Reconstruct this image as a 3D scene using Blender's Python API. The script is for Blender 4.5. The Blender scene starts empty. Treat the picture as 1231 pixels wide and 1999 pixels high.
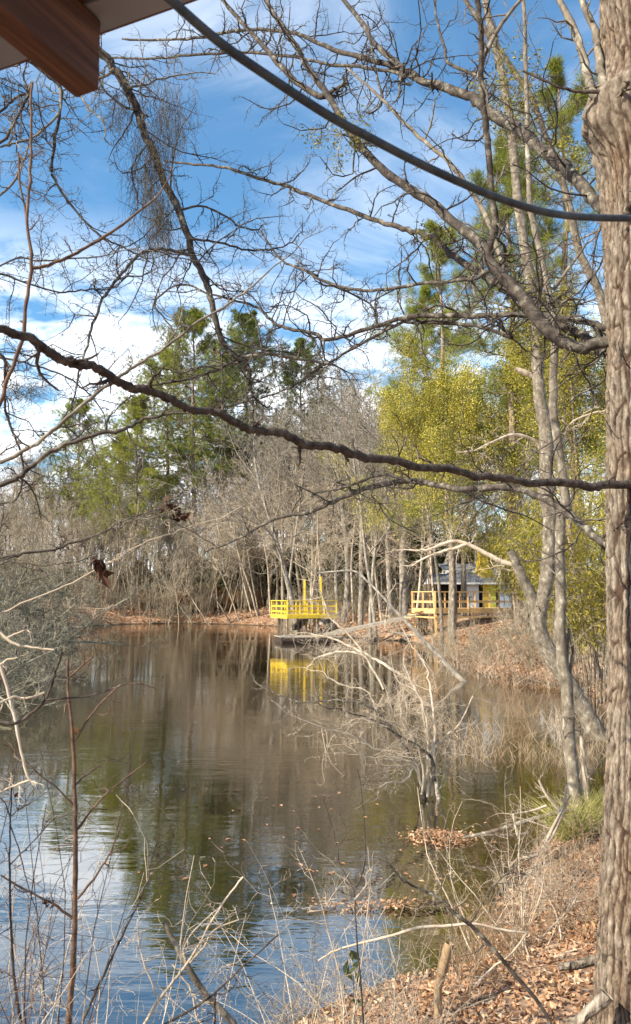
import bpy, math, random
import numpy as np
from mathutils import Vector as V, Matrix

SC = bpy.context.scene
COL = SC.collection
# ------------------------------------------------------------------ camera, sky, sun, exposure
CAMH = 2.9
F = 1500.0                       # focal length in photograph pixels (1231 x 1999)
PITCH = math.atan2(165.5, F)     # camera looks slightly up
cam_d = bpy.data.cameras.new('camera')
cam = bpy.data.objects.new('camera', cam_d); COL.objects.link(cam)
cam.location = (0, 0, CAMH)
cam.rotation_euler = (math.pi/2 + PITCH, 0, 0)
cam_d.sensor_fit = 'VERTICAL'; cam_d.sensor_height = 36.0; cam_d.lens = 36.0*F/1999.0
cam_d.clip_start = 0.05; cam_d.clip_end = 5000
cam_d.dof.use_dof = True; cam_d.dof.focus_distance = 30.0; cam_d.dof.aperture_fstop = 9.0
SC.camera = cam

SUN_EL = math.radians(37); SUN_AZ = (-0.86, -0.52)      # horizontal direction towards the sun
n_ = math.hypot(*SUN_AZ); SUN_AZ = (SUN_AZ[0]/n_, SUN_AZ[1]/n_)
sun_d = bpy.data.lights.new('sun', 'SUN'); sun = bpy.data.objects.new('sun', sun_d); COL.objects.link(sun)
sun_d.energy = 5.0; sun_d.angle = math.radians(0.53); sun_d.color = (1.0, 0.89, 0.71)
sun.rotation_euler = V((SUN_AZ[0]*math.cos(SUN_EL), SUN_AZ[1]*math.cos(SUN_EL), math.sin(SUN_EL))).to_track_quat('Z', 'Y').to_euler()

W = bpy.data.worlds.new('World'); SC.world = W; W.use_nodes = True
nt = W.node_tree; N = nt.nodes; L = nt.links
for n in list(N): N.remove(n)
out = N.new('ShaderNodeOutputWorld'); bg = N.new('ShaderNodeBackground')
sky = N.new('ShaderNodeTexSky'); sky.sky_type = 'NISHITA'; sky.sun_disc = False
sky.sun_elevation = SUN_EL; sky.sun_rotation = math.atan2(SUN_AZ[0], SUN_AZ[1])
sky.air_density = 1.0; sky.dust_density = 0.3; sky.ozone_density = 2.5
bg.inputs['Strength'].default_value = 0.098
tc = N.new('ShaderNodeTexCoord'); sep = N.new('ShaderNodeSeparateXYZ')
L.new(tc.outputs['Generated'], sep.inputs[0])
def wmath(op, a, b=None, clamp=False):
    m = N.new('ShaderNodeMath'); m.operation = op; m.use_clamp = clamp
    for i, v in enumerate((a, b)):
        if v is None: continue
        if isinstance(v, (int, float)): m.inputs[i].default_value = v
        else: L.new(v, m.inputs[i])
    return m.outputs[0]
zz = wmath('MAXIMUM', sep.outputs['Z'], 0.0)
den = wmath('ADD', zz, 0.34)
comb = N.new('ShaderNodeCombineXYZ')
L.new(wmath('DIVIDE', sep.outputs['X'], den), comb.inputs[0]); L.new(wmath('DIVIDE', sep.outputs['Y'], den), comb.inputs[1])
def wnoise(scale, detail, rough, dist, off, sc=(1, 1, 1)):
    mp = N.new('ShaderNodeMapping'); mp.inputs['Location'].default_value = off; mp.inputs['Scale'].default_value = sc
    L.new(comb.outputs[0], mp.inputs[0])
    nz = N.new('ShaderNodeTexNoise'); nz.inputs['Scale'].default_value = scale; nz.inputs['Detail'].default_value = detail
    nz.inputs['Roughness'].default_value = rough; nz.inputs['Distortion'].default_value = dist
    L.new(mp.outputs[0], nz.inputs[0]); return nz.outputs['Fac']
big = wnoise(1.5, 3, 0.5, 0.3, (3.1, 1.3, 0))
wisp = wnoise(2.6, 8, 0.58, 0.7, (0.4, 2.2, 0), (1.0, 1.25, 1))
puff = wnoise(11, 5, 0.6, 0.4, (7.3, 0.2, 0), (0.9, 1.6, 1))
def wramp(v, lo, hi):
    m = N.new('ShaderNodeMapRange'); m.interpolation_type = 'SMOOTHSTEP'; m.inputs['From Min'].default_value = lo; m.inputs['From Max'].default_value = hi
    L.new(v, m.inputs['Value']); return m.outputs['Result']
thin = wmath('MULTIPLY', wramp(wmath('ADD', wmath('MULTIPLY', big, 0.45), wmath('MULTIPLY', wisp, 0.65)), 0.50, 0.80), 0.50)
low = wmath('SUBTRACT', 1.0, wramp(zz, 0.22, 0.50))               # the thicker deck of cloud low down
left = wmath('SUBTRACT', 1.0, wramp(sep.outputs['X'], -0.1, 0.4))
deck = wmath('MULTIPLY', wmath('MULTIPLY', low, wramp(wmath('ADD', wmath('MULTIPLY', puff, 0.45), wmath('MULTIPLY', wisp, 0.6)), 0.38, 0.60)), wmath('ADD', 0.75, wmath('MULTIPLY', left, 0.25)))
cov = wmath('MAXIMUM', wmath('ADD', wmath('MULTIPLY', thin, 0.92), 0.05), deck, True)
cm = N.new('ShaderNodeMixRGB'); L.new(cov, cm.inputs['Fac'])
hs = N.new('ShaderNodeHueSaturation'); hs.inputs['Hue'].default_value = 0.490; hs.inputs['Saturation'].default_value = 1.36; hs.inputs['Value'].default_value = 1.08
L.new(sky.outputs[0], hs.inputs['Color'])
L.new(hs.outputs[0], cm.inputs['Color1']); cm.inputs['Color2'].default_value = (10.2, 10.4, 10.7, 1)
L.new(cm.outputs[0], bg.inputs['Color']); L.new(bg.outputs[0], out.inputs['Surface'])
SC.view_settings.view_transform = 'Standard'; SC.view_settings.look = 'None'
SC.view_settings.exposure = 1.08; SC.view_settings.gamma = 1.0
SC.render.engine = 'CYCLES'
SC.cycles.max_bounces = 6; SC.cycles.transparent_max_bounces = 6
SC.cycles.diffuse_bounces = 3; SC.cycles.glossy_bounces = 2

# ------------------------------------------------------------------ pixel helper: a point of the photo at distance Y in front
CP, SP = math.cos(PITCH), math.sin(PITCH)
def ray(px, py):
    x = (px-615.5)/F; v = (999.5-py)/F
    return V((x, CP - v*SP, SP + v*CP))
def P(px, py, D):
    r = ray(px, py); return V((0, 0, CAMH)) + r*(D/r.y)
def Wt(px, py, z=0.0):
    r = ray(px, py); t = (z-CAMH)/r.z; return V((r.x*t, r.y*t, z))

# ------------------------------------------------------------------ materials
MATS = {}
def newmat(name, rough=0.8):
    m = bpy.data.materials.new(name); m.use_nodes = True
    b = m.node_tree.nodes['Principled BSDF']; b.inputs['Roughness'].default_value = rough
    b.inputs['Specular IOR Level'].default_value = 0.25
    MATS[name] = m
    return m, m.node_tree.nodes, m.node_tree.links, b
def ramp(Nn, stops):
    r = Nn.new('ShaderNodeValToRGB'); e = r.color_ramp.elements
    while len(e) < len(stops): e.new(0.5)
    for i, (p, c) in enumerate(stops): e[i].position = p; e[i].color = (*c, 1)
    return r
def noise_mat(name, stops, scale=4.0, detail=6, rough=0.85, stretch=(1, 1, 1), bump=0.0, bscale=None, rnd=0.0, rough_n=0.6, dist=0.0, bdist=0.02):
    m, n, l, b = newmat(name, rough)
    t = n.new('ShaderNodeTexCoord'); mp = n.new('ShaderNodeMapping'); mp.inputs['Scale'].default_value = stretch
    l.new(t.outputs['Object'], mp.inputs[0])
    z = n.new('ShaderNodeTexNoise'); z.inputs['Scale'].default_value = scale; z.inputs['Detail'].default_value = detail
    z.inputs['Roughness'].default_value = rough_n; z.inputs['Distortion'].default_value = dist
    l.new(mp.outputs[0], z.inputs[0])
    r = ramp(n, stops); l.new(z.outputs['Fac'], r.inputs[0]); c = r.outputs[0]
    if rnd:
        oi = n.new('ShaderNodeObjectInfo'); mr = n.new('ShaderNodeMapRange'); mr.inputs['To Min'].default_value = 1-rnd; mr.inputs['To Max'].default_value = 1+rnd
        l.new(oi.outputs['Random'], mr.inputs['Value'])
        h = n.new('ShaderNodeHueSaturation'); l.new(mr.outputs[0], h.inputs['Value']); l.new(c, h.inputs['Color']); c = h.outputs[0]
    l.new(c, b.inputs['Base Color'])
    if bump:
        z2 = n.new('ShaderNodeTexNoise'); z2.inputs['Scale'].default_value = bscale or scale*2; z2.inputs['Detail'].default_value = 8
        z2.inputs['Roughness'].default_value = 0.65; l.new(mp.outputs[0], z2.inputs[0])
        bp = n.new('ShaderNodeBump'); bp.inputs['Strength'].default_value = bump; bp.inputs['Distance'].default_value = bdist
        l.new(z2.outputs['Fac'], bp.inputs['Height']); l.new(bp.outputs[0], b.inputs['Normal'])
    return m
def leaf_mat(name, stops, trans=0.35, rough=0.6, rnd=0.15):
    """leaves: colour picked by a random number stored per leaf"""
    m, n, l, b = newmat(name, rough)
    a = n.new('ShaderNodeAttribute'); a.attribute_name = 'tint'
    r = ramp(n, stops); l.new(a.outputs['Fac'], r.inputs[0]); c = r.outputs[0]
    if rnd:
        oi = n.new('ShaderNodeObjectInfo'); mr = n.new('ShaderNodeMapRange'); mr.inputs['To Min'].default_value = 1-rnd; mr.inputs['To Max'].default_value = 1+rnd
        l.new(oi.outputs['Random'], mr.inputs['Value'])
        h = n.new('ShaderNodeHueSaturation'); l.new(mr.outputs[0], h.inputs['Value']); l.new(c, h.inputs['Color']); c = h.outputs[0]
    l.new(c, b.inputs['Base Color'])
    if trans:
        tr = n.new('ShaderNodeBsdfTranslucent'); l.new(c, tr.inputs['Color'])
        mx = n.new('ShaderNodeMixShader'); mx.inputs[0].default_value = trans
        l.new(b.outputs[0], mx.inputs[1]); l.new(tr.outputs[0], mx.inputs[2])
        o = [x for x in n if x.type == 'OUTPUT_MATERIAL'][0]; l.new(mx.outputs[0], o.inputs['Surface'])
    return m
def furrow_mat(name, dark, mid, light, sx=9.0, sz=1.3, bump=0.8, lichen=None, bdist=0.03):
    """furrowed bark: ridges stretched along the trunk"""
    m, n, l, b = newmat(name, 0.9)
    t = n.new('ShaderNodeTexCoord'); mp = n.new('ShaderNodeMapping'); mp.inputs['Scale'].default_value = (sx, sx, sz)
    l.new(t.outputs['Object'], mp.inputs[0])
    z = n.new('ShaderNodeTexNoise'); z.inputs['Scale'].default_value = 1.0; z.inputs['Detail'].default_value = 5; z.inputs['Distortion'].default_value = 0.6
    l.new(mp.outputs[0], z.inputs[0])
    vo = n.new('ShaderNodeTexVoronoi'); vo.feature = 'DISTANCE_TO_EDGE'; vo.inputs['Scale'].default_value = 2.0
    ad = n.new('ShaderNodeVectorMath'); ad.operation = 'ADD'; l.new(mp.outputs[0], ad.inputs[0])
    sc = n.new('ShaderNodeVectorMath'); sc.operation = 'SCALE'; sc.inputs['Scale'].default_value = 1.4; l.new(z.outputs['Color'], sc.inputs[0]); l.new(sc.outputs[0], ad.inputs[1])
    l.new(ad.outputs[0], vo.inputs['Vector'])
    mul = n.new('ShaderNodeMath'); mul.operation = 'MULTIPLY_ADD'; l.new(vo.outputs['Distance'], mul.inputs[0]); mul.inputs[1].default_value = 1.6; l.new(z.outputs['Fac'], mul.inputs[2])
    mr = n.new('ShaderNodeMapRange'); mr.inputs['From Min'].default_value = 0.3; mr.inputs['From Max'].default_value = 1.0; l.new(mul.outputs[0], mr.inputs['Value'])
    r = ramp(n, [(0.05, dark), (0.4, mid), (0.85, light)]); l.new(mr.outputs[0], r.inputs[0]); c = r.outputs[0]
    if lichen:
        z3 = n.new('ShaderNodeTexNoise'); z3.inputs['Scale'].default_value = 3.0; z3.inputs['Detail'].default_value = 7; l.new(t.outputs['Object'], z3.inputs[0])
        r3 = ramp(n, [(0.52, (0, 0, 0)), (0.66, (0.5, 0.5, 0.5))]); l.new(z3.outputs['Fac'], r3.inputs[0])
        mx = n.new('ShaderNodeMixRGB'); l.new(r3.outputs[0], mx.inputs[0]); l.new(c, mx.inputs[1]); mx.inputs[2].default_value = (*lichen, 1); c = mx.outputs[0]
    l.new(c, b.inputs['Base Color'])
    bp = n.new('ShaderNodeBump'); bp.inputs['Strength'].default_value = bump; bp.inputs['Distance'].default_value = bdist
    l.new(mr.outputs[0], bp.inputs['Height']); l.new(bp.outputs[0], b.inputs['Normal'])
    return m

M_thick = noise_mat('thicket_bark', [(0.3, (0.115, 0.092, 0.062)), (0.5, (0.285, 0.24, 0.172)), (0.72, (0.45, 0.40, 0.30))], scale=2.5, rnd=0.3, stretch=(1, 1, .5))
M_pinkish = noise_mat('reddish_twig_bark', [(0.3, (0.10, 0.06, 0.045)), (0.6, (0.24, 0.16, 0.125))], scale=2.5, rnd=0.25)
M_grey = noise_mat('grey_smooth_bark', [(0.3, (0.10, 0.085, 0.07)), (0.5, (0.24, 0.21, 0.175)), (0.66, (0.38, 0.35, 0.29))], scale=7, stretch=(1, 1, .5), bump=0.5, rnd=0.1)
M_tan = noise_mat('tan_grey_bark', [(0.30, (0.06, 0.048, 0.036)), (0.45, (0.125, 0.104, 0.080)), (0.57, (0.185, 0.16, 0.123)), (0.68, (0.34, 0.32, 0.26))], scale=13, stretch=(1, 1, .6), bump=0.6, bdist=0.01)
M_limb = noise_mat('lichened_limb_bark', [(0.36, (0.025, 0.020, 0.018)), (0.56, (0.08, 0.066, 0.054)), (0.70, (0.24, 0.23, 0.18))], scale=16, bump=0.7, bscale=40, bdist=0.006)
M_dark = noise_mat('dark_and_shaded_bark', [(0.35, (0.022, 0.016, 0.013)), (0.55, (0.065, 0.049, 0.04)), (0.66, (0.11, 0.09, 0.074)), (0.74, (0.17, 0.15, 0.125))], scale=28, bump=1.0, bscale=45, bdist=0.008)  # dark brown bark; on the long limb the colour includes roof shade
M_red = noise_mat('reddish_cane_bark', [(0.3, (0.055, 0.032, 0.022)), (0.55, (0.13, 0.078, 0.052)), (0.75, (0.23, 0.155, 0.11))], scale=20)
M_pale = noise_mat('pale_dead_wood', [(0.25, (0.20, 0.15, 0.10)), (0.5, (0.40, 0.33, 0.25)), (0.75, (0.56, 0.49, 0.40))], scale=6, rnd=0.15)
M_moss = noise_mat('moss_strands', [(0.3, (0.05, 0.042, 0.032)), (0.7, (0.17, 0.145, 0.11))], scale=8)
M_lichtwig = noise_mat('lichen_grey_twigs', [(0.3, (0.055, 0.048, 0.036)), (0.5, (0.175, 0.16, 0.12)), (0.7, (0.34, 0.33, 0.24))], scale=3, rnd=0.2)
M_pinebark = furrow_mat('pine_bark', (0.05, 0.035, 0.025), (0.17, 0.12, 0.09), (0.30, 0.24, 0.19), sx=3, sz=.8)
M_bigbark0 = noise_mat('furrowed_bark', [(0.30, (0.045, 0.033, 0.024)), (0.44, (0.12, 0.088, 0.064)), (0.55, (0.20, 0.155, 0.118)), (0.66, (0.29, 0.245, 0.195)), (0.76, (0.38, 0.35, 0.30))], scale=7, detail=9, rough_n=0.7, stretch=(2.2, 2.2, .8), bump=0.8, bscale=22, bdist=0.008)
def ridge_mat():
    m, n, l, b = newmat('ridged_bark', 0.9)
    t = n.new('ShaderNodeTexCoord'); at = n.new('ShaderNodeAttribute'); at.attribute_name = 'ridge'
    def nz(scale, st, det=6, rg=.65):
        mp = n.new('ShaderNodeMapping'); mp.inputs['Scale'].default_value = st; l.new(t.outputs['Object'], mp.inputs[0])
        z = n.new('ShaderNodeTexNoise'); z.inputs['Scale'].default_value = scale; z.inputs['Detail'].default_value = det; z.inputs['Roughness'].default_value = rg; l.new(mp.outputs[0], z.inputs[0]); return z.outputs['Fac']
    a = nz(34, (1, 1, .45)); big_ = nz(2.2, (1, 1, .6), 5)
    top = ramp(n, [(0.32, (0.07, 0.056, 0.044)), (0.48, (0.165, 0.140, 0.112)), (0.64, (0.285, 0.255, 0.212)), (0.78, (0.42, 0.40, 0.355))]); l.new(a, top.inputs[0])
    inner = ramp(n, [(0.35, (0.028, 0.018, 0.013)), (0.65, (0.075, 0.046, 0.032))]); l.new(a, inner.inputs[0])  # brown inner bark in the furrows; the dark tone also paints their missing shadow
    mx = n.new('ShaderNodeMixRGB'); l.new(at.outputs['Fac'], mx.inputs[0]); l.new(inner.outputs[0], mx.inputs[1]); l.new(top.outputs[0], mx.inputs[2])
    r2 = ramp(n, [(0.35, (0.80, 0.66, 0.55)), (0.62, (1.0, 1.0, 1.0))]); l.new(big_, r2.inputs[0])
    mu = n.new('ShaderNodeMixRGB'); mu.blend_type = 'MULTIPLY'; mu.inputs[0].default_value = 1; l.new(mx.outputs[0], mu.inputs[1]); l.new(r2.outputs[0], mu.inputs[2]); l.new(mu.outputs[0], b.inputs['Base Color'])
    bp = n.new('ShaderNodeBump'); bp.inputs['Strength'].default_value = 0.8; bp.inputs['Distance'].default_value = 0.006; l.new(a, bp.inputs['Height']); l.new(bp.outputs[0], b.inputs['Normal'])
    return m
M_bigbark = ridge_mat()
M_brush = noise_mat('dry_brown_brush', [(0.3, (0.14, 0.09, 0.05)), (0.55, (0.31, 0.215, 0.13)), (0.75, (0.46, 0.36, 0.25))], scale=5, rnd=0.15)
M_trunk2 = furrow_mat('rough_grey_bark', (0.05, 0.04, 0.03), (0.19, 0.155, 0.12), (0.34, 0.29, 0.23), sx=5, sz=1.4, lichen=(0.36, 0.35, 0.29))
M_needle = leaf_mat('pine_needles', [(0.0, (0.065, 0.09, 0.016)), (0.5, (0.195, 0.235, 0.034)), (1.0, (0.38, 0.39, 0.06))], trans=0.4)
M_needleY = leaf_mat('yellowgreen_pine_needles', [(0.0, (0.11, 0.14, 0.022)), (0.5, (0.25, 0.28, 0.036)), (1.0, (0.42, 0.42, 0.07))], trans=0.4)
M_needleD = leaf_mat('dark_pine_needles', [(0.0, (0.04, 0.062, 0.016)), (0.5, (0.105, 0.145, 0.032)), (1.0, (0.22, 0.25, 0.055))], trans=0.4)
M_ygleaf = leaf_mat('yellowgreen_leaves', [(0.0, (0.10, 0.115, 0.016)), (0.45, (0.33, 0.30, 0.035)), (1.0, (0.66, 0.56, 0.12))], trans=0.4)
M_bamboo = leaf_mat('bamboo_leaves', [(0.0, (0.075, 0.08, 0.012)), (0.5, (0.25, 0.215, 0.028)), (1.0, (0.52, 0.44, 0.08))], trans=0.4)
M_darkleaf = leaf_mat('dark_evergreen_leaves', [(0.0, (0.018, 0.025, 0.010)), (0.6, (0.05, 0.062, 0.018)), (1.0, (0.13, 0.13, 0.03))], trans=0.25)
M_mistle = leaf_mat('mistletoe_leaves', [(0.0, (0.06, 0.07, 0.014)), (0.5, (0.19, 0.185, 0.03)), (1.0, (0.42, 0.36, 0.06))], trans=0.35)
M_litter = leaf_mat('dead_leaf_litter', [(0.0, (0.085, 0.04, 0.02)), (0.3, (0.25, 0.125, 0.06)), (0.65, (0.44, 0.25, 0.135)), (1.0, (0.62, 0.44, 0.29))], trans=0.12, rnd=0)
M_deadleaf = leaf_mat('brown_dead_leaf', [(0.0, (0.035, 0.015, 0.010)), (1.0, (0.10, 0.045, 0.026))], trans=0.2, rnd=0)
M_rustleaf = leaf_mat('rust_bush_leaves', [(0.0, (0.14, 0.065, 0.025)), (0.5, (0.31, 0.15, 0.055)), (1.0, (0.42, 0.25, 0.11))], trans=0.25, rnd=0.2)
M_grass = leaf_mat('green_grass_blades', [(0.0, (0.26, 0.27, 0.07)), (0.5, (0.48, 0.45, 0.13)), (1.0, (0.68, 0.60, 0.30))], trans=0.3, rnd=0)
M_straw = leaf_mat('dry_straw_blades', [(0.0, (0.20, 0.13, 0.07)), (0.5, (0.36, 0.26, 0.16)), (1.0, (0.52, 0.42, 0.29))], trans=0.2, rnd=0.15)

# ------------------------------------------------------------------ object helpers
def tag(o, label=None, cat=None, group=None, kind=None):
    if label: o['label'] = label
    if cat: o['category'] = cat
    if group: o['group'] = group
    if kind: o['kind'] = kind
    return o
def empty(name, loc, label, cat, group=None, rz=0.0, s=1.0):
    o = bpy.data.objects.new(name, None); COL.objects.link(o); o.empty_display_size = 0.2
    o.location = loc; o.rotation_euler = (0, 0, rz); o.scale = (s, s, s)
    return tag(o, label, cat, group)
def link(name, me, parent=None, loc=None, m=None):
    o = bpy.data.objects.new(name, me); COL.objects.link(o)
    if m is not None and not me.materials: me.materials.append(m)
    if parent is not None: o.parent = parent
    if loc is not None: o.location = loc
    return o
def copy_tree(o, parent=None):
    c = o.copy(); COL.objects.link(c); c.parent = parent
    for ch in list(o.children): copy_tree(ch, c)
    return c
def np_mesh(name, verts, faces_n, loops, smooth=True, tint=None):
    me = bpy.data.meshes.new(name)
    nv = len(verts); nf = len(faces_n); nl = len(loops)
    me.vertices.add(nv); me.vertices.foreach_set('co', np.ascontiguousarray(verts, dtype=np.float32).ravel())
    me.loops.add(nl); me.loops.foreach_set('vertex_index', np.ascontiguousarray(loops, dtype=np.int32))
    me.polygons.add(nf)
    st = np.zeros(nf, dtype=np.int32); st[1:] = np.cumsum(faces_n)[:-1]
    me.polygons.foreach_set('loop_start', st)
    me.polygons.foreach_set('use_smooth', np.full(nf, smooth))
    if tint is not None:
        a = me.attributes.new('tint', 'FLOAT', 'FACE'); a.data.foreach_set('value', np.ascontiguousarray(tint, dtype=np.float32))
    me.update(calc_edges=True); me.validate()
    return me
def tubes(name, polys, sides=3, m=None, origin=None):
    """polys: (points, radii) pairs -> one mesh of tapering tubes"""
    groups = {}
    for p, r in polys: groups.setdefault(len(p), []).append((p, r))
    VV = []; LL = []; base = 0
    ang = np.arange(sides)*2*math.pi/sides
    for n, g in groups.items():
        A = np.array([[tuple(q) for q in p] for p, r in g], dtype=np.float64); R = np.array([r for p, r in g], dtype=np.float64)
        if origin is not None: A = A - np.array(tuple(origin))
        T = np.gradient(A, axis=1); T /= (np.linalg.norm(T, axis=2, keepdims=True)+1e-9)
        mt = T.mean(axis=1); ref = np.where(np.abs(mt[:, 2:3]) < 0.75, np.array([[0, 0, 1.0]]), np.array([[1.0, 0.1, 0]]))
        ref = np.repeat(ref[:, None, :], n, axis=1)
        U = np.cross(T, ref); U /= (np.linalg.norm(U, axis=2, keepdims=True)+1e-9); Q = np.cross(T, U)
        ring = A[:, :, None, :] + R[:, :, None, None]*(U[:, :, None, :]*np.cos(ang)[None, None, :, None] + Q[:, :, None, :]*np.sin(ang)[None, None, :, None])
        mcount = len(g); VV.append(ring.reshape(-1, 3))
        i = np.arange(mcount)[:, None, None]*n*sides; j = np.arange(n-1)[None, :, None]*sides; k = np.arange(sides)[None, None, :]
        a = base+i+j+k; b = base+i+j+(k+1) % sides; c = b+sides; d = a+sides
        LL.append(np.stack([a, b, c, d], axis=-1).reshape(-1)); base += mcount*n*sides
    verts = np.concatenate(VV); loops = np.concatenate(LL)
    me = np_mesh(name, verts, np.full(len(loops)//4, 4), loops)
    if m: me.materials.append(m)
    return me
def quads(name, C, A, B, tint, m=None, fold=0.0, origin=None):
    """leaf faces: centre C, half axes A (length) and B (width), pointed lozenges; fold lifts the tips"""
    C = np.asarray(C, float); A = np.asarray(A, float); B = np.asarray(B, float)
    if origin is not None: C = C - np.array(tuple(origin))
    n = len(C)
    if fold:
        Nn = np.cross(A, B); Nn /= (np.linalg.norm(Nn, axis=1, keepdims=True)+1e-9); Nn *= fold*np.linalg.norm(A, axis=1, keepdims=True)
        v = np.stack([C-A, C+B+Nn, C+A, C-B+Nn], axis=1)
        idx = np.arange(n)[:, None]*4 + np.array([[0, 1, 2, 0, 2, 3]]); me = np_mesh(name, v.reshape(-1, 3), np.full(2*n, 3), idx.reshape(-1), False, np.repeat(tint, 2))
    else:
        v = np.stack([C-A, C+B, C+A, C-B], axis=1)
        me = np_mesh(name, v.reshape(-1, 3), np.full(n, 4), np.arange(4*n), False, tint)
    if m: me.materials.append(m)
    return me
class MB:
    """collects boxes and bars into one mesh"""
    def __init__(s): s.v = []; s.f = []
    def hexa(s, c):
        b = len(s.v); s.v += [tuple(p) for p in c]
        s.f += [[b+i for i in q] for q in ((0, 3, 2, 1), (4, 5, 6, 7), (0, 1, 5, 4), (1, 2, 6, 5), (2, 3, 7, 6), (3, 0, 4, 7))]; return s
    def box(s, o, u, v, w):
        """corner o and three edge vectors"""
        o, u, v, w = V(o), V(u), V(v), V(w)
        return s.hexa([o, o+u, o+u+v, o+v, o+w, o+u+w, o+u+v+w, o+v+w])
    def bar(s, p, q, a, b, up=(0, 0, 1)):
        """a square bar from p to q, a wide and b high"""
        p, q = V(p), V(q); d = (q-p).normalized(); r = d.cross(V(up))
        if r.length < 1e-3: r = d.cross(V((0, 1, 0)))
        r.normalize(); h = r.cross(d).normalized()
        return s.hexa([p-r*a/2-h*b/2, p+r*a/2-h*b/2, q+r*a/2-h*b/2, q-r*a/2-h*b/2, p-r*a/2+h*b/2, p+r*a/2+h*b/2, q+r*a/2+h*b/2, q-r*a/2+h*b/2])
    def poly(s, pts):
        b = len(s.v); s.v += [tuple(p) for p in pts]; s.f.append([b+i for i in range(len(pts))]); return s
    def build(s, name, m, parent=None, bevel=0.0, label=None):
        me = bpy.data.meshes.new(name); me.from_pydata(s.v, [], s.f); me.update(); me.materials.append(m)
        o = link(name, me)
        if parent is not None: o.parent = parent; o.matrix_parent_inverse = Matrix.Identity(4)
        if parent is not None: me.transform(Matrix.Translation(-parent.location) if parent.type == 'EMPTY' and parent.parent is None else Matrix.Identity(4))
        if bevel:
            md = o.modifiers.new('bevel', 'BEVEL'); md.width = bevel; md.segments = 1
        if label: o['label'] = label
        return o

# ------------------------------------------------------------------ branching
def perp(d, rng):
    while True:
        r = V((rng.gauss(0, 1), rng.gauss(0, 1), rng.gauss(0, 1)))
        q = r - d*r.dot(d)
        if q.length > 0.1: return q.normalized()
def grow(o, tips, p, d, Ln, r, lev, rng, c, tip=0.35, base=False):
    n = c['n'][lev]; seg = Ln/(n-1); pts = [p.copy()]; dirs = [d.copy()]; rad = [r]
    w = c['w'][lev]; up = c['up'][lev]
    for i in range(1, n):
        d = (d + V((rng.gauss(0, w), rng.gauss(0, w), rng.gauss(0, w)*0.8 + up))).normalized()
        p = p + d*seg; pts.append(p.copy()); dirs.append(d.copy()); t = i/(n-1); rad.append(r*(1-t*(1-tip)))
    o.append((lev, pts, rad))
    if lev == 0:
        tips.append((pts[-1], d)); return
    k = c['k'][lev]; t0 = c['t0'][lev]
    for j in range(k):
        t = t0 + (1-t0)*(j+rng.random())/k
        if j == k-1: t = 0.999
        f = t*(n-1); i = min(int(f), n-2); q = pts[i].lerp(pts[i+1], f-i); dd = dirs[i+1]
        a = math.radians(c['ang'][lev]*rng.uniform(0.65, 1.25)) if j < k-1 else math.radians(12)
        cd = (dd*math.cos(a) + perp(dd, rng)*math.sin(a)).normalized()
        rr = (rad[i]+(rad[i+1]-rad[i])*(f-i))
        grow(o, tips, q, cd, Ln*c['ratio'][lev]*rng.uniform(0.65, 1.25)*(1-0.45*(t-t0)/(1-t0+1e-6)), max(rr*c.get('rr', 0.6), c['rmin']), lev-1, rng, c, tip)
def crom(pts, per=4):
    """Catmull-Rom through tuples"""
    a = [np.array(p, float) for p in pts]
    if len(a) < 3: return [a[0]+(a[-1]-a[0])*i/per for i in range(per+1)]
    a = [2*a[0]-a[1]] + a + [2*a[-1]-a[-2]]; o = []
    for i in range(1, len(a)-2):
        p0, p1, p2, p3 = a[i-1:i+3]
        for s in range(per):
            t = s/per; o.append(0.5*((2*p1)+(-p0+p2)*t+(2*p0-5*p1+4*p2-p3)*t*t+(-p0+3*p1-3*p2+p3)*t**3))
    o.append(a[-2]); return o
# ------------------------------------------------------------------ ground, water
POND = [V((-60, 4.1, 0)), V((-6, 4.15, 0)), V((-1.5, 4.35, 0)), Wt(470, 2060), Wt(560, 1990), Wt(640, 1955), Wt(740, 1915), Wt(860, 1885), Wt(930, 1830), Wt(960, 1760), Wt(1000, 1690),
        Wt(1060, 1640), Wt(1130, 1590), Wt(1185, 1515), Wt(1195, 1440), Wt(1150, 1350), Wt(1060, 1333), Wt(950, 1322), Wt(890, 1296), Wt(845, 1268), Wt(790, 1252),
        Wt(700, 1247), Wt(630, 1240), Wt(590, 1231), Wt(560, 1226), Wt(530, 1222), Wt(450, 1219), Wt(350, 1217), Wt(250, 1218.5), Wt(180, 1222),
        Wt(110, 1236), Wt(40, 1262), Wt(-40, 1300), Wt(-140, 1350), V((-22, 14, 0)), V((-60, 9, 0))]
PX = np.array([[p.x, p.y] for p in POND])
def sdf(x, y):
    x = np.asarray(x, float).ravel(); y = np.asarray(y, float).ravel()
    best = np.full(x.shape, 1e18); ins = np.zeros(x.shape, bool)
    for i in range(len(PX)):
        a = PX[i]; b = PX[(i+1) % len(PX)]; e = b-a
        t = np.clip(((x-a[0])*e[0]+(y-a[1])*e[1])/(e@e), 0, 1)
        best = np.minimum(best, (x-a[0]-t*e[0])**2+(y-a[1]-t*e[1])**2)
        c = ((a[1] > y) != (b[1] > y)); xi = a[0]+(y-a[1])*e[0]/(e[1] if abs(e[1]) > 1e-9 else 1e-9)
        ins ^= (c & (x < xi))
    return np.where(ins, -1, 1)*np.sqrt(best)
def lumps(x, y):
    return (np.sin(x*1.3+np.sin(y*0.9)*1.4)*np.cos(y*1.1-0.6*np.sin(x*0.7)) + 0.5*np.sin(x*3.1+y*1.7+1)*np.sin(y*2.7-x*0.9))
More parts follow.
